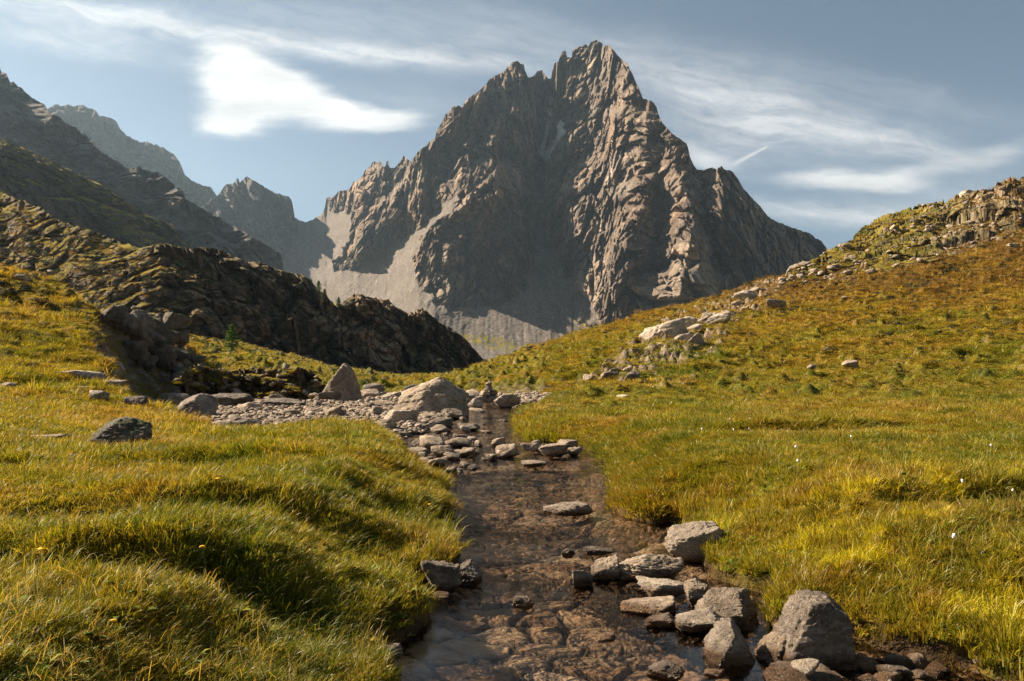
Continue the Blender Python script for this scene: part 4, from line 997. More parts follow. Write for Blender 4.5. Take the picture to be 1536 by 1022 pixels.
Zp = terrain(Xp[None], Yp[None])[0][0]
okz = (Zp > -.10); Xp, Yp, Zp = Xp[okz], Yp[okz], Zp[okz]
sp_ = rs.uniform(.05, .17, len(Xp))*(.5+Yp/30)
pro = []
for i in range(5):
    me = protos[i+4].copy() if i else protos[8].copy()
    me.materials.clear(); q = bpy.data.objects.new('pebble', me); me.materials.append((M_ROCK, M_ROCK_PALE, M_ROCK, M_ROCK_DARK, M_ROCK)[i]); pro.append(q)
instancer('gravel', np.stack([Xp, Yp, Zp-.006], -1), np.stack([sp_, sp_*rs.uniform(.7, 1.2, len(sp_)), sp_*rs.uniform(.6, 1.2, len(sp_))], -1), rs.uniform(0, 6.28, len(sp_)), rs.uniform(-.3, .3, (len(sp_), 2)), rs.rand(len(sp_)), 0*sp_, pro, 'mass of small pebbles filling the gravel bar', 'gravel')

ipx = rs.uniform(860, 1500, 5200); ipy = np.where(ipx < 1150, 850+(ipx-872)*.42, 968+(ipx-1150)*.16)+rs.uniform(-10, 46, 5200)
u_, v_ = uv(ipx, ipy); Yp = (0-CAMH)/v_; Xp = u_*Yp
tz_, tsd_ = terrain(Xp[None], Yp[None])[:2]; ok = tsd_[0] < .12
Xp, Yp = Xp[ok], Yp[ok]; tz_ = tz_[0][ok]; sp_ = .015+.06*rs.rand(len(Xp))**2
instancer('gravel', np.stack([Xp, Yp, np.maximum(tz_, -.035-.05*rs.rand(len(Xp)))], -1), np.stack([sp_, sp_, sp_*.8], -1), rs.uniform(0, 6.28, len(sp_)), rs.uniform(-.3, .3, (len(sp_), 2)), rs.rand(len(sp_)), 0*sp_, [q.copy() for q in pro], 'small wet pebbles packed between the foreground rocks', 'gravel')

# ================================================================ GRASS
def tuft(seed, nb, rad, hgt, width, lean, flat=False):
    r = np.random.RandomState(seed); Vs = []; Fs = []
    for b in range(nb):
        a = r.uniform(0, 6.28); d = rad*math.sqrt(r.rand()); x0, y0 = d*math.cos(a), d*math.sin(a)
        h = hgt*r.uniform(.45, 1.15); w = width*r.uniform(.7, 1.3); fa = r.uniform(0, 3.14); wx, wy = math.cos(fa)*w/2, math.sin(fa)*w/2
        la = r.normal(0, 1.5); ll = h*r.uniform(.1, .9)*lean; dx, dy = math.cos(la)*ll + (x0*.8 if not flat else 0), math.sin(la)*ll+(y0*.8 if not flat else 0)
        k0 = len(Vs)
        for t, ww in ((0, 1), (.4, .85), (.75, .55)):
            bx = x0+dx*t*t; by = y0+dy*t*t; bz = h*(t-.25*t*t*lean)
            Vs += [(bx-wx*ww, by-wy*ww, bz), (bx+wx*ww, by+wy*ww, bz)]
        Vs.append((x0+dx, y0+dy, h*(1-.32*lean)))
        Fs += [(k0, k0+1, k0+3, k0+2), (k0+2, k0+3, k0+5, k0+4), (k0+4, k0+5, k0+6)]
    me = bpy.data.meshes.new('tuft'); me.from_pydata(Vs, [], Fs); me.materials.append(M_BLADE)
    me.polygons.foreach_set('use_smooth', [True]*len(Fs))
    return bpy.data.objects.new('tuft', me)
NEAR = [tuft(1, 44, .05, .055, .0042, .7), tuft(2, 44, .05, .075, .0040, .8), tuft(3, 36, .045, .10, .0036, 1.0), tuft(4, 56, .06, .038, .0055, .5), tuft(5, 20, .04, .16, .0032, 1.1)]
MIDG = [tuft(11, 40, .15, .085, .011, .7), tuft(12, 44, .15, .115, .010, .8), tuft(13, 40, .15, .06, .013, .5), tuft(14, 26, .12, .19, .009, 1.0)]
FARG = [tuft(21, 60, .36, .11, .032, .6), tuft(22, 60, .36, .16, .030, .7), tuft(23, 60, .36, .08, .036, .5)]
def scatter(name, y0, y1, n, protos_, label, smul, u0=-.80, u1=.80, seed=1, probs=None, side=0):
    r = np.random.RandomState(seed)
    # even over the picture: density falls with distance squared
    q = r.rand(n); Y = 1/(1/y0+(1/y1-1/y0)*q) if y0 < 20 else np.exp(np.log(y0)+(np.log(y1)-np.log(y0))*q)
    X = r.uniform(u0, u1, n)*Y
    h, sd, bar, earth, gb, rock = [a[0] for a in terrain(X[None], Y[None])]
    ok = (sd > .09) & (bar > .10+.3*r.rand(n)) & (h > .03)
    if side < 0: ok &= X < (.05 if y1 < 99 else .075)*Y-.1
    if side > 0: ok &= X >= .05*Y-.1
    ok &= r.rand(n) > rock*.75
    if y0 >= 20: ok &= r.rand(n) < sstep(y0, y0*1.7, Y)
    if y1 <= 60: ok &= r.rand(n) < sstep(y1, y1*.72, Y)
    ok &= ~((earth > .5) & (r.rand(n) < .5))
    X, Y, h, rock, sd = X[ok], Y[ok], h[ok], rock[ok], sd[ok]
    e = .25; hx = (terrain((X+e)[None], Y[None])[0][0]-terrain((X-e)[None], Y[None])[0][0])/(2*e)
    keep = np.abs(hx) < 2.5; X, Y, h, rock, sd = X[keep], Y[keep], h[keep], rock[keep], sd[keep]
    n = len(X)
    pn = fbm(X*.7, Y*.7, 6.6, 3)                     # tall and short patches
    s = smul*(1+.55*pn)*r.uniform(.75, 1.3, n)*(.7+.5*sstep(y0, y0*2.5, Y))
    tall = 1+.9*np.clip(pn, -.5, .8)
    edge = .4*sstep(.5, .1, sd); tilt = np.stack([r.normal(0, .14, n), .10+r.normal(0, .16, n)], -1)
    pr = probs or [1/len(protos_)]*len(protos_)
    idx = r.choice(len(protos_), n, p=pr)
    dry = np.clip((fbm(X*.35+5, Y*.35, 2.2, 3)*1.5)+r.normal(0, .2, n)-.22, 0, .6)
    instancer(name, np.stack([X, Y, h-.008*smul], -1), np.stack([s, s, s*tall*(1+.5*edge)], -1), r.normal(0, 1.3, n), tilt, r.rand(n), dry, protos_, label, 'grass', idx)
    print(name, n)
scatter('grass', 2.3, 11.5, 38000, NEAR, 'long tussocky grass on the near left bank of the stream', 1.0, u0=-.9, u1=.1, seed=31, probs=[.3, .25, .2, .17, .08], side=-1)
scatter('grass', 2.3, 11.5, 38000, [q.copy() for q in NEAR], 'sunny meadow grass on the near right bank of the stream', 1.0, u0=-.1, u1=.9, seed=32, probs=[.3, .25, .15, .25, .05], side=1)
scatter('grass', 8.0, 50.0, 60000, MIDG, 'green and ochre grass of the left meadow and knoll foot', 1.0, u0=-.80, u1=.1, seed=33, side=-1, probs=[.3, .25, .35, .1])
scatter('grass', 8.0, 55.0, 60000, [q.copy() for q in MIDG], 'flat golden grass of the middle right meadow', .95, u0=-.05, u1=.80, seed=34, side=1, probs=[.35, .2, .4, .05])
scatter('grass', 26.0, 160.0, 40000, FARG, 'rough brown and green tussocks on the right hillside', 1.0, u0=-.06, u1=.74, seed=35, side=1)
scatter('grass', 26.0, 110.0, 22000, [q.copy() for q in FARG], 'short grass on the left knoll and the flat behind it', .7, u0=-.74, u1=.08, seed=36, side=-1)
print('grass', round(time.time()-T0, 1))

k = new_mat('shrub_leaves'); isl = k.node('ShaderNodeNewGeometry').outputs['Random Per Island']
c = k.ramp(isl, [(0, (.012, .016, .006)), (.6, (.035, .040, .010)), (1, (.10, .075, .022))])
principled(k, c, .8); M_SHRUB = k.mat
def clump(seed):
    r = np.random.RandomState(seed); Vs = []; Fs = []
    for b in range(150):
        d = r.normal(size=3); d[2] = abs(d[2]); d /= np.linalg.norm(d); c0 = d*np.array([.5, .5, .38])*r.uniform(.55, 1.); t1_ = np.cross(d, r.normal(size=3)); t1_ /= np.linalg.norm(t1_); t2_ = np.cross(d, t1_); q = .06*r.uniform(.6, 1.4)
        k0 = len(Vs); Vs += [tuple(c0-t1_*q), tuple(c0+t2_*q*.6), tuple(c0+t1_*q+d*q), tuple(c0-t2_*q*.6)]; Fs.append((k0, k0+1, k0+2, k0+3))
    me = bpy.data.meshes.new('clump'); me.from_pydata(Vs, [], Fs); me.materials.append(M_SHRUB); return bpy.data.objects.new('clump', me)
rr_ = np.random.RandomState(99)
n_ = 150000; Ys_ = np.exp(rr_.uniform(math.log(20), math.log(150), n_)); Xs_ = rr_.uniform(-.75, .75, n_)*Ys_
pn_ = .6*fbm(Xs_*.2, Ys_*.15, 3.3, 4)+.6*fbm(Xs_*1.0, Ys_*.8, 1.3, 2)
hh_, sd0, br0, ea0, gb0, rk0 = [a[0] for a in terrain(Xs_[None], Ys_[None])]
zone = sstep(.8, 6.0, hh_)
ok_ = (pn_ > .26-.20*zone) & (sd0 > .5) & (br0 > .3) & (rk0 < .6) & (hh_ > .62) & (rr_.rand(n_) < .10+.6*zone)
Xs_, Ys_, hh_ = Xs_[ok_], Ys_[ok_], hh_[ok_]; n_ = len(Xs_); sc_ = (.22+.65*rr_.rand(n_)**2)*(.40+Ys_/120)
print('shrubs', n_)
instancer('undergrowth', np.stack([Xs_, Ys_, hh_-.05], -1), np.stack([sc_*1.3, sc_, sc_*rr_.uniform(.5, .9, n_)], -1), rr_.uniform(0, 6.28, n_), rr_.normal(0, .12, (n_, 2)), rr_.rand(n_), 0*sc_, [clump(1), clump(2), clump(3)], 'dark low heath clumps dotted over the hill and the left knoll', 'undergrowth')
k = new_mat('broad_leaves'); isl = k.node('ShaderNodeNewGeometry').outputs['Random Per Island']
c = k.ramp(isl, [(0, (.045, .085, .012)), (.5, (.11, .16, .02)), (.85, (.26, .22, .03)), (1, (.30, .12, .03))])
principled(k, c, .8, None, .12); M_LEAF = k.mat
def rosette(seed, n, L):
    r = np.random.RandomState(seed); Vs = []; Fs = []
    for b in range(n):
        a = r.uniform(0, 6.28); l = L*r.uniform(.6, 1.2); w = l*r.uniform(.28, .42); up = r.uniform(.25, 1.0); ca, sa = math.cos(a), math.sin(a); k0 = len(Vs)
        for t, ww, zz_ in ((0, .15, 0), (.35, .9, .55*up), (.7, .8, .8*up), (1, .05, .75*up)):
            for sg in (-1, 1): Vs.append((ca*l*t-sa*w/2*ww*sg, sa*l*t+ca*w/2*ww*sg, l*zz_+.01))
        for q in range(3): Fs.append((k0+2*q, k0+2*q+1, k0+2*q+3, k0+2*q+2))
    me = bpy.data.meshes.new('leaves'); me.from_pydata(Vs, [], Fs); me.materials.append(M_LEAF); return bpy.data.objects.new('leaves', me)
def near_extra(name, n, seed, protos_, lo, hi_, label, cat, dryv, thr, y1=10.):
    r = np.random.RandomState(seed); Y = 1/(1/2.5+(1/y1-1/2.5)*r.rand(n)); X = r.uniform(-.85, .85, n)*Y
    h, sd, bar, earth, gb, rock = [a[0] for a in terrain(X[None], Y[None])]
    ok = (sd > .08) & (bar > .4) & (fbm(X*.9, Y*.9, seed, 3) > thr); X, Y, h = X[ok], Y[ok], h[ok]; n = len(X); s_ = r.uniform(lo, hi_, n)
    instancer(name, np.stack([X, Y, h-.004], -1), np.stack([s_, s_, s_], -1), r.uniform(0, 6.28, n) if cat != 'stalks' else r.normal(0, .8, n), r.normal(0, .12, (n, 2)), r.rand(n), np.full(n, dryv), protos_, label, cat)
near_extra('leafy_weeds', 2400, 71, [rosette(1, 14, .045), rosette(2, 18, .035), rosette(3, 10, .06)], .6, 1.3, 'small broad-leaved plants among the bank grass', 'weeds', 0., .05)
near_extra('dry_stalks', 2600, 72, [tuft(81, 5, .05, .20, .0028, 1.0), tuft(82, 4, .05, .26, .0026, 1.25), tuft(83, 7, .06, .15, .003, .8)], .6, 1.15, 'thin straw-coloured stalks standing above the grass', 'stalks', .9, -.1, 16.)
def on_relief(name, n, seed, f=None, lo=.0, hi=.97):
    xs, top, b, V = RELIEFS[name]; r = np.random.RandomState(seed)
    i = r.randint(0, V.shape[1], n); j = (V.shape[0]*r.uniform(lo, hi, n)).astype(int)
    p = V[j, i]; up = V[np.minimum(j+4, len(V)-1), i]-V[np.maximum(j-4, 0), i]
    slope = up[:, 2]/np.maximum(up[:, 1], 1e-3); q = r.rand(n)
    px_, py_ = pix(p[:, 0]/p[:, 1], (p[:, 2]-CAMH)/p[:, 1])
    ok = np.ones(n, bool) if f is None else f(px_, py_, slope, q)
    return p[ok], r
P1, r1 = on_relief('hillside.001', 42000, 1, lambda x, y, s_, q: (x > -60) & (s_ > 0) & (s_ < 1.3) & (q < 1.05-.9*sstep(200, 330, x)) & (fbm(x/22, y/10, 3., 3) > -.12))
n_ = len(P1); sc_ = r1.uniform(.5, 1.0, n_); print('hill grass', n_)
instancer('grass', P1-np.array([0, 0, .05]), np.stack([sc_, sc_, sc_], -1), r1.uniform(0, 6.28, n_), r1.normal(0, .1, (n_, 2)), r1.rand(n_), r1.uniform(0, .4, n_), [q.copy() for q in FARG], 'thin olive grass between the crags of the left hillside', 'grass')
for nm_, cnt, sd_x, lb in (('outcrop', 700, 4, 'dark dwarf shrubs on the earthy crag'), ('hillside.001', 5200, 2, 'dark dwarf shrubs on the crags of the left hillside'), ('hillside.002', 1500, 3, 'dark dwarf shrubs on the ledges of the cliff spur')):
    P1, r1 = on_relief(nm_, cnt, sd_x, lambda x, y, s_, q: (x > -60) & (s_ > 0) & (s_ < 1.8) & (fbm(x/16, y/12, 8., 3) > -.05))
    n_ = len(P1); sc_ = r1.uniform(.5, 1.7, n_)*(.28 if nm_ == 'outcrop' else 1.)
    instancer('undergrowth', P1-np.array([0, 0, .1]), np.stack([sc_*1.2, sc_, sc_*.7], -1), r1.uniform(0, 6.28, n_), r1.normal(0, .12, (n_, 2)), r1.rand(n_), 0*sc_, [clump(11), clump(12)], lb, 'undergrowth')
    if nm_ == 'outcrop': continue
    P1, r1 = on_relief(nm_, cnt//2, sd_x+20, lambda x, y, s_, q: (x > -60) & (s_ > 0) & (s_ < 2.2) & (fbm(x/14, y/10, 2., 3) > -.05))
    n_ = len(P1); sc_ = .15+1.2*r1.rand(n_)**4
    instancer('rubble', P1-np.array([0, 0, .05]), np.stack([sc_, sc_, sc_*.9], -1), r1.uniform(0, 6.28, n_), r1.normal(0, .3, (n_, 2)), r1.rand(n_), 0*sc_, [q.copy() for q in (pro[0], pro[2], pro[3])], lb.replace('dark dwarf shrubs', 'broken blocks and stones'), 'rubble')
for nm_, cnt, sd_x, mn, mxs, lb in (('ridge', 12000, 5, .5, .85, 'brown grass between the rocks of the right crest'), ('outcrop', 5200, 6, .28, .5, 'shaggy grass hanging over the dark crag')):
    P1, r1 = on_relief(nm_, cnt, sd_x, lambda x, y, s_, q: (s_ > 0) & (s_ < 1.6) & (fbm(x/9, y/7, 3., 3) > (-.02 if nm_ == 'ridge' else .08)))
    n_ = len(P1); sc_ = r1.uniform(mn, mxs, n_)
    instancer('grass', P1-np.array([0, 0, .03]), np.stack([sc_, sc_, sc_], -1), r1.uniform(0, 6.28, n_), r1.normal(0, .1, (n_, 2)), r1.rand(n_), r1.uniform(0, .5, n_), [q.copy() for q in FARG], lb, 'grass')
P1, r1 = on_relief('ridge', 1100, 7, lambda x, y, s_, q: (s_ > 0) & (s_ < 2))
n_ = len(P1); sc_ = .16+1.1*r1.rand(n_)**4
instancer('rubble', P1-np.array([0, 0, .08]), np.stack([sc_, sc_, sc_*.9], -1), r1.uniform(0, 6.28, n_), r1.normal(0, .3, (n_, 2)), r1.rand(n_), 0*sc_, [q.copy() for q in (pro[0], pro[2], pro[3])], 'broken stones among the grass of the right crest', 'rubble')
P1, r1 = on_relief('outcrop', 220, 8, lambda x, y, s_, q: (s_ > 0) & (s_ < 2))
n_ = len(P1); sc_ = .1+.4*r1.rand(n_)**2
instancer('rubble', P1-np.array([0, 0, .03]), np.stack([sc_, sc_, sc_*.9], -1), r1.uniform(0, 6.28, n_), r1.normal(0, .3, (n_, 2)), r1.rand(n_), 0*sc_, [q.copy() for q in (pro[0], pro[3])], 'stones stuck in the dark crag', 'rubble')
# cotton grass heads in the right meadow
k = new_mat('cotton'); principled(k, (.75, .73, .68), .9); M_COT = k.mat
k = new_mat('stalk'); principled(k, (.14, .15, .04), .8); M_STALK = k.mat
k = new_mat('yellow_petals'); principled(k, (.75, .40, .02), .7); M_YEL = k.mat
def stem_mesh(h, lean):
    V = []; Fc = []
    for i in range(5):
        t = i/4
        for a in range(3): V.append((lean*t*t+.0018*math.cos(a*2.1), .0018*math.sin(a*2.1), h*t))
    for i in range(4):
        for a in range(3): Fc.append((i*3+a, i*3+(a+1) % 3, i*3+3+(a+1) % 3, i*3+3+a))
    me = bpy.data.meshes.new('stalk'); me.from_pydata(V, [], Fc); me.materials.append(M_STALK); return me
stem_me = stem_mesh(.26, .03)
tuft_me = rock_mesh(77, (.035, .03, .05), 3, rough=.35, soft=5.); tuft_me.materials.append(M_COT)
fl_me = rock_mesh(78, (.03, .03, .014), 3, rough=.3, soft=5.); fl_me.materials.append(M_YEL)
def flower(name, label, cat, grp, px, py, head, hs=1.0, zg=.5):
    x, y = on_level(px, py, zg+.22); z = hz(x, y)
    r0 = bpy.data.objects.new(name, None); C.objects.link(r0); r0.location = (x, y, z); r0.rotation_euler = (0, 0, rnd.uniform(0, 6)); tag(r0, label, cat, grp)
    a = link('stem', stem_me, None, r0); b = link('flower_head', head, None, r0); b.location = (.03, 0, .26); b.scale = (hs, hs, hs)
for px, py in ((1128,641),(1190,685),(1194,690),(1126,652),(1103,655),(1278,680),(1445,722),(1424,764),(1483,690),(1050,652),(1098,638),(1523,752)):
    flower('cotton_grass', 'white cotton grass head standing in the right meadow', 'flower', 'cotton grass in the right meadow', px, py, tuft_me, rnd.uniform(.4, .7))
for px, py in ((314,805),(184,884),(52,852),(320,752),(640,700)):
    flower('meadow_flower', 'small yellow flower in the left bank grass', 'flower', 'yellow flowers in the left grass', px, py, fl_me, rnd.uniform(.7, 1.1))

# ================================================================ TREES
k = new_mat('larch_bark'); pos = k.node('ShaderNodeNewGeometry').outputs['Position']
principled(k, k.ramp(k.noise(pos, 9., 4), [(.3, (.04, .028, .02)), (.7, (.13, .09, .065))]), .95); M_BARK = k.mat
k = new_mat('larch_needles'); isl = k.node('ShaderNodeNewGeometry').outputs['Random Per Island']
c = k.ramp(isl, [(0, (.030, .075, .012)), (.5, (.065, .125, .018)), (1, (.12, .17, .03))])
d1 = k.node('ShaderNodeBsdfDiffuse'); k.put(d1.inputs[0], c); t1 = k.node('ShaderNodeBsdfTranslucent'); k.put(t1.inputs[0], c)
mx = k.node('ShaderNodeMixShader'); mx.inputs[0].default_value = .4; k.l.new(d1.outputs[0], mx.inputs[1]); k.l.new(t1.outputs[0], mx.inputs[2]); k.l.new(mx.outputs[0], k.out.inputs[0]); M_NEEDLE = k.mat
def make_tree(loc, H, Wd, label, seed, group=None):
    r = random.Random(seed)
    root = bpy.data.objects.new('larch_tree', None); C.objects.link(root); root.location = loc; tag(root, label, 'tree', group)
    V = []; Fc = []; n = 7
    for i in range(7):
        t = i/6
        for a in range(n):
            rr = H*.028*(1-t*.93); V.append((rr*math.cos(a*6.283/n)+.02*H*math.sin(t*3), rr*math.sin(a*6.283/n), H*t))
    for i in range(6):
        for a in range(n): Fc.append((i*n+a, i*n+(a+1) % n, (i+1)*n+(a+1) % n, (i+1)*n+a))
    me = bpy.data.meshes.new('trunk'); me.from_pydata(V, [], Fc); link('trunk', me, M_BARK, root)
    LV = []; LF = []; BV = []; BF = []
    for b in range(70):
        t = .14+.84*(b/70.); L = Wd*.5*(1-t)**.75*r.uniform(.65, 1.2)+.03*H; a = b*2.4+r.uniform(-.4, .4); z0 = H*t; el = r.uniform(-.15, .3)
        ex, ey, ez = math.cos(a)*L, math.sin(a)*L, el*L
        s = .010*H*(1-t)+.002*H; k0 = len(BV)
        for q in (0, 1):
            for c_ in ((-s, 0), (s, 0), (0, s)): BV.append((ex*q+c_[0]*(1-q*.8)*-math.sin(a), ey*q+c_[0]*(1-q*.8)*math.cos(a), z0+ez*q+c_[1]*(1-q*.8)))
        BF += [(k0, k0+1, k0+4, k0+3), (k0+1, k0+2, k0+5, k0+4), (k0+2, k0, k0+3, k0+5)]
        for j in range(26):
            q = r.uniform(.15, 1.05); c0 = Vector((ex*q, ey*q, z0+ez*q-.02*H*q)); sz = H*.030*r.uniform(.6, 1.3)
            d1_ = Vector((r.gauss(0, 1), r.gauss(0, 1), r.gauss(0, .7))).normalized(); d2_ = d1_.cross(Vector((r.gauss(0, 1), r.gauss(0, 1), r.gauss(0, 1)))).normalized()
            off = Vector((r.gauss(0, 1), r.gauss(0, 1), r.gauss(0, .7)))*H*.018; k1 = len(LV)
            for vv in (-d1_*sz, d2_*sz*.45, d1_*sz, -d2_*sz*.45): LV.append(tuple(c0+off+vv))
            LF.append((k1, k1+1, k1+2, k1+3))
    me = bpy.data.meshes.new('crown'); me.from_pydata(LV, [], LF); cr = link('crown', me, M_NEEDLE, root)
    me = bpy.data.meshes.new('branch'); me.from_pydata(BV, [], BF); link('branches', me, M_BARK, root)
    return root
x, y = float(uv(347, 525)[0])*62, 62.
make_tree((x, y, hz(x, y)-.1), 2.35, 1.7, 'lone small green larch on the flat behind the left knoll', 1)
for (nm, px, py, hpx, lb) in (('hillside.002', 507, 456, 17, 'bright green young larch beside the top of the cliff spur'), ('hillside.001', 477, 438, 20, 'bushy larch at the right end of the crag skyline'), ('hillside.001', 486, 444, 14, 'smaller larch just below the bushy crag larch')):
    p = relief_at(nm, px, py); make_tree((p[0], p[1]+.5, p[2]-.3), hpx/F*p[1], hpx/F*p[1]*.7, lb, px)
for i, (px, py, hp) in enumerate(((866,474,7),(873,482,8),(880,490,8),(888,492,9),(896,495,8),(884,481,7),(905,497,8))):
    p = relief_at('mountain', px, py); make_tree((p[0], p[1], p[2]-.5), hp/F*p[1], hp/F*p[1]*.6, 'tiny dark larch on the scree right of the gully', 50+i, 'larches on the scree below the peak')

# ================================================================ LIGHT, SKY, CAMERA
SUN_AZ = math.radians(73)     # left of the view direction (+Y)
SUN_EL = math.radians(36)
sd_ = Vector((-math.sin(SUN_AZ)*math.cos(SUN_EL), math.cos(SUN_AZ)*math.cos(SUN_EL), math.sin(SUN_EL)))
L = bpy.data.lights.new('sun', 'SUN'); L.energy = 5.0; L.angle = math.radians(.53); L.color = (1.0, .85, .65)
lo = bpy.data.objects.new('sun', L); C.objects.link(lo); lo.rotation_euler = sd_.to_track_quat('Z', 'Y').to_euler()
W = bpy.data.worlds.new('World'); bpy.context.scene.world = W; W.use_nodes = True; W.node_tree.nodes.clear()
k = NT(W.node_tree)
sky = k.node('ShaderNodeTexSky', sky_type='NISHITA'); sky.sun_disc = False; sky.sun_elevation = SUN_EL; sky.sun_rotation = -SUN_AZ
sky.altitude = 2200; sky.air_density = 1.0; sky.dust_density = 1.3; sky.ozone_density = 1.0
hs = k.node('ShaderNodeHueSaturation'); k.put(hs.inputs['Color'], sky.outputs[0]); hs.inputs['Saturation'].default_value = .78; hs.inputs['Value'].default_value = .62
SKYS = .05
# clouds: functions of the sky direction
d = k.node('ShaderNodeTexCoord').outputs['Generated']; s3 = k.sep(d)
yy = k.m('MAXIMUM', s3[1], .08)
U = k.m('DIVIDE', s3[0], yy); Vv = k.m('DIVIDE', s3[2], yy)
front = k.map(s3[1], .1, .3)
cmb = k.node('ShaderNodeCombineXYZ'); k.put(cmb.inputs[0], U); k.put(cmb.inputs[1], Vv); uvv = cmb.outputs[0]
wn = k.noise(k.vmul(uvv, (1.0, 2.2, 1)), 5.0, 5, .6, out=1)
wsep = k.sep(wn)
Uw = k.m('ADD', U, k.m('MULTIPLY', k.m('SUBTRACT', wsep[0], .5), .09)); Vw = k.m('ADD', Vv, k.m('MULTIPLY', k.m('SUBTRACT', wsep[1], .5), .05))
def ell(px, py, rx, ry, ang, amp=1.0, pw=1.0):
    u0, v0 = [float(q) for q in uv(px, py)]; ca, sa = math.cos(math.radians(ang)), math.sin(math.radians(ang))
    du = k.m('SUBTRACT', Uw, u0); dv = k.m('SUBTRACT', Vw, v0)
    a = k.m('DIVIDE', k.m('ADD', k.m('MULTIPLY', du, ca), k.m('MULTIPLY', dv, sa)), rx/F)
    b = k.m('DIVIDE', k.m('SUBTRACT', k.m('MULTIPLY', dv, ca), k.m('MULTIPLY', du, sa)), ry/F)
    r2 = k.m('ADD', k.m('MULTIPLY', a, a), k.m('MULTIPLY', b, b))
    return k.m('MULTIPLY', k.m('EXPONENT', k.m('MULTIPLY', r2, -1.0)), amp)
def addl(lst):
    s_ = lst[0]
    for q in lst[1:]: s_ = k.m('ADD', s_, q)
    return s_
# (angles: positive = rising to the right)
big = addl([ell(345,92,52,34,-25,1.2), ell(362,140,62,44,-10,1.5), ell(350,182,58,20,0,1.0), ell(430,135,75,34,-28,1.2), ell(500,158,85,22,-16,.95), ell(575,172,95,17,-4,.85), ell(520,192,70,12,4,.45)])
fib = k.noise(k.vmul(k.vadd(uvv, k.vmul(wn, (.05, .02, 0))), (1.2, 9, 1)), 9.0, 6, .62)
bigm = k.map(k.m('ADD', big, k.m('MULTIPLY', k.m('SUBTRACT', fib, .5), .75)), .18, 1.3, 0, 1, True)
right = addl([ell(1065,232,60,22,-12,.75), ell(1290,275,110,15,-4,.85), ell(1230,262,90,14,6,.35), ell(1390,255,140,20,14,.40), ell(1500,225,120,22,14,.38)])
rightm = k.map(k.m('ADD', right, k.m('MULTIPLY', k.m('SUBTRACT', fib, .5), .5)), .12, 1.05, 0, .95, True)
# cirrus veils
rot = k.node('ShaderNodeVectorRotate'); rot.rotation_type = 'Z_AXIS'; k.put(rot.inputs['Vector'], k.vadd(uvv, k.vmul(wn, (.10, .05, 0)))); rot.inputs['Angle'].default_value = math.radians(12)
c1 = k.noise(k.vmul(rot.outputs[0], (1.6, 13, 1)), 5.0, 8, .66, .4)
c2 = k.noise(k.vmul(rot.outputs[0], (2.2, 5, 1)), 9.0, 8, .7, 1.2)
cc = k.m('ADD', k.m('MULTIPLY', c1, .6), k.m('MULTIPLY', c2, .4))
bands = addl([ell(140,25,240,20,-8,.9), ell(90,55,130,22,-6,.5), ell(430,62,260,16,-9,.85), ell(640,88,160,12,-6,.55), ell(200,85,170,14,-9,.35), ell(470,30,170,30,-10,.35), ell(720,60,170,50,-15,.30),
              ell(1020,115,180,34,-12,.50), ell(1180,160,190,40,-14,.60), ell(1330,215,190,26,-10,.60), ell(1080,185,150,40,-8,.45), ell(1200,310,200,16,-6,.6), ell(950,60,240,22,-10,.22), ell(1400,150,180,26,-16,.25), ell(1450,300,160,30,-6,.42), ell(1120,215,120,28,-8,.35), ell(620,150,140,20,-8,.25), ell(1420,340,180,20,-6,.35), ell(1320,330,120,16,-6,.3)])
veil = k.m('MULTIPLY', bands, k.map(cc, .33, .66, .25, 1.25), clamp=True)
veil = k.m('MULTIPLY', veil, .72)
# short vapour trail
u0, v0 = [float(q) for q in uv(1092, 251)]; u1, v1 = [float(q) for q in uv(1151, 220)]
Lx, Ly = u1-u0, v1-v0; LL = math.hypot(Lx, Ly)
al = k.m('DIVIDE', k.m('ADD', k.m('MULTIPLY', k.m('SUBTRACT', U, u0), Lx/LL), k.m('MULTIPLY', k.m('SUBTRACT', Vv, v0), Ly/LL)), LL)
ac = k.m('SUBTRACT', k.m('MULTIPLY', k.m('SUBTRACT', Vv, v0), Lx/LL), k.m('MULTIPLY', k.m('SUBTRACT', U, u0), Ly/LL))
wd = k.map(al, 0, 1, .0030, .0012)
trail = k.m('MULTIPLY', k.m('EXPONENT', k.m('MULTIPLY', k.m('POWER', k.m('DIVIDE', ac, wd), 2.0), -1.0)), k.m('MULTIPLY', k.map(al, -.05, .35), k.map(al, 1.03, .96)))
trail = k.m('MULTIPLY', trail, .7)
def over(a, b): return k.m('SUBTRACT', 1.0, k.m('MULTIPLY', k.m('SUBTRACT', 1.0, a), k.m('SUBTRACT', 1.0, b)))
cl = over(over(over(bigm, rightm), veil), trail)
cl = k.m('MULTIPLY', cl, front, clamp=True)
CLB = .35/SKYS
clb = k.map(k.noise(k.vmul(uvv, (1, 3.5, 1)), 7., 5, .6), .3, .65, .74, 1.06)
col = k.mix(cl, k.mix(1.0, hs.outputs[0], (.93, 1.02, 1.0), 'MULTIPLY'), k.mix(1.0, (CLB*.98, CLB*.97, CLB*.95), clb, 'MULTIPLY'))
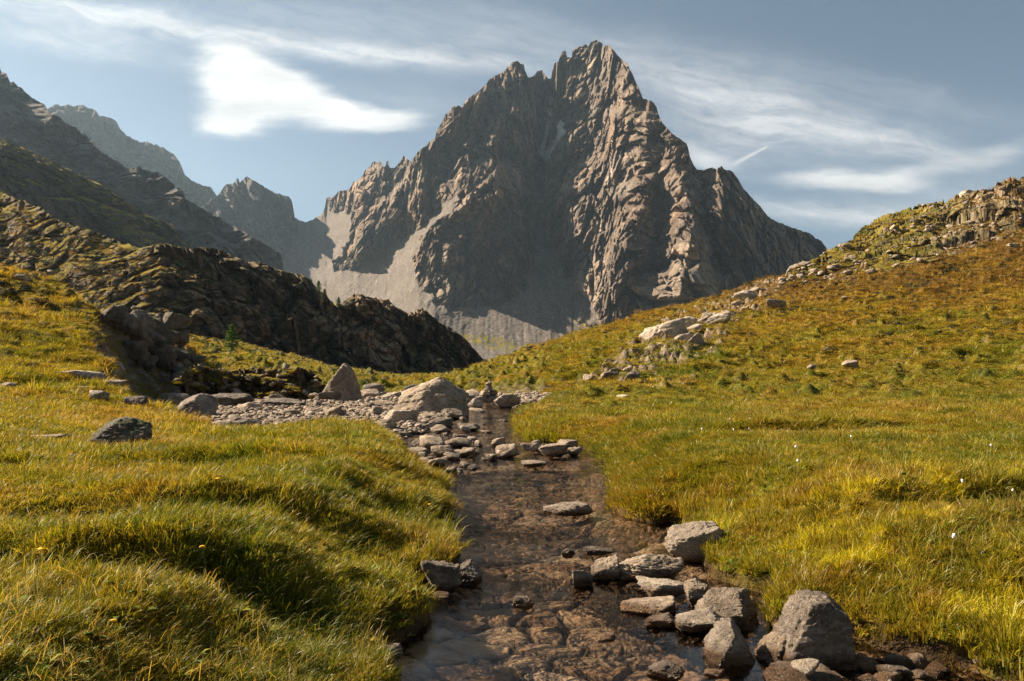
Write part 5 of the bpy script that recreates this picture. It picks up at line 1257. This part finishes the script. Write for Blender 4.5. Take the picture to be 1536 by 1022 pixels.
bg = k.node('ShaderNodeBackground'); k.put(bg.inputs[0], col); bg.inputs[1].default_value = SKYS
wo = k.node('ShaderNodeOutputWorld'); k.l.new(bg.outputs[0], wo.inputs[0])
W.cycles.sampling_method = 'MANUAL'; W.cycles.sample_map_resolution = 512

HAZE = .68e-4
if HAZE:
    k = new_mat('valley_haze')
    pv = k.node('ShaderNodeVolumePrincipled'); pv.inputs['Color'].default_value = (.58, .79, 1.0, 1); pv.inputs['Density'].default_value = HAZE; pv.inputs['Anisotropy'].default_value = .45
    k.l.new(pv.outputs[0], k.out.inputs['Volume'])
    bx = np.array([[x, y, z] for x in (-4200, 4200) for y in (-600, 4600) for z in (-2.3, 1150)], float)
    o = link('haze', mesh_np('haze', bx, np.array([[0,1,3,2],[4,6,7,5],[0,4,5,1],[2,3,7,6],[0,2,6,4],[1,5,7,3]]), False), k.mat)
    tag(o, 'thin bluish haze filling the whole valley air', 'haze', kind='stuff')
mx_z = max(float(V[..., 2].max()) for _, _, _, V in RELIEFS.values()); mx_y = max(float(V[..., 1].max()) for _, _, _, V in RELIEFS.values()); print('max z', mx_z, 'max y', mx_y)

cam = bpy.data.cameras.new('camera'); co = bpy.data.objects.new('camera', cam); C.objects.link(co)
co.location = (0, 0, CAMH); co.rotation_euler = (math.radians(90)+PITCH, 0, 0)
cam.sensor_width = 36; cam.lens = 36*F/1536; cam.clip_end = 30000; cam.clip_start = .05
sc = bpy.context.scene; sc.camera = co
sc.view_settings.view_transform = 'Standard'; sc.view_settings.look = 'None'; sc.view_settings.exposure = 1.6; sc.view_settings.gamma = 1
sc.cycles.max_bounces = 6; sc.cycles.diffuse_bounces = 2; sc.cycles.glossy_bounces = 2; sc.cycles.transmission_bounces = 3; sc.cycles.transparent_max_bounces = 8; sc.cycles.volume_bounces = 0
sc.cycles.use_denoising = True; sc.cycles.denoiser = 'OPENIMAGEDENOISE'; sc.cycles.denoising_input_passes = 'RGB_ALBEDO_NORMAL'; sc.cycles.denoising_prefilter = 'NONE'
print('done', round(time.time()-T0, 1))
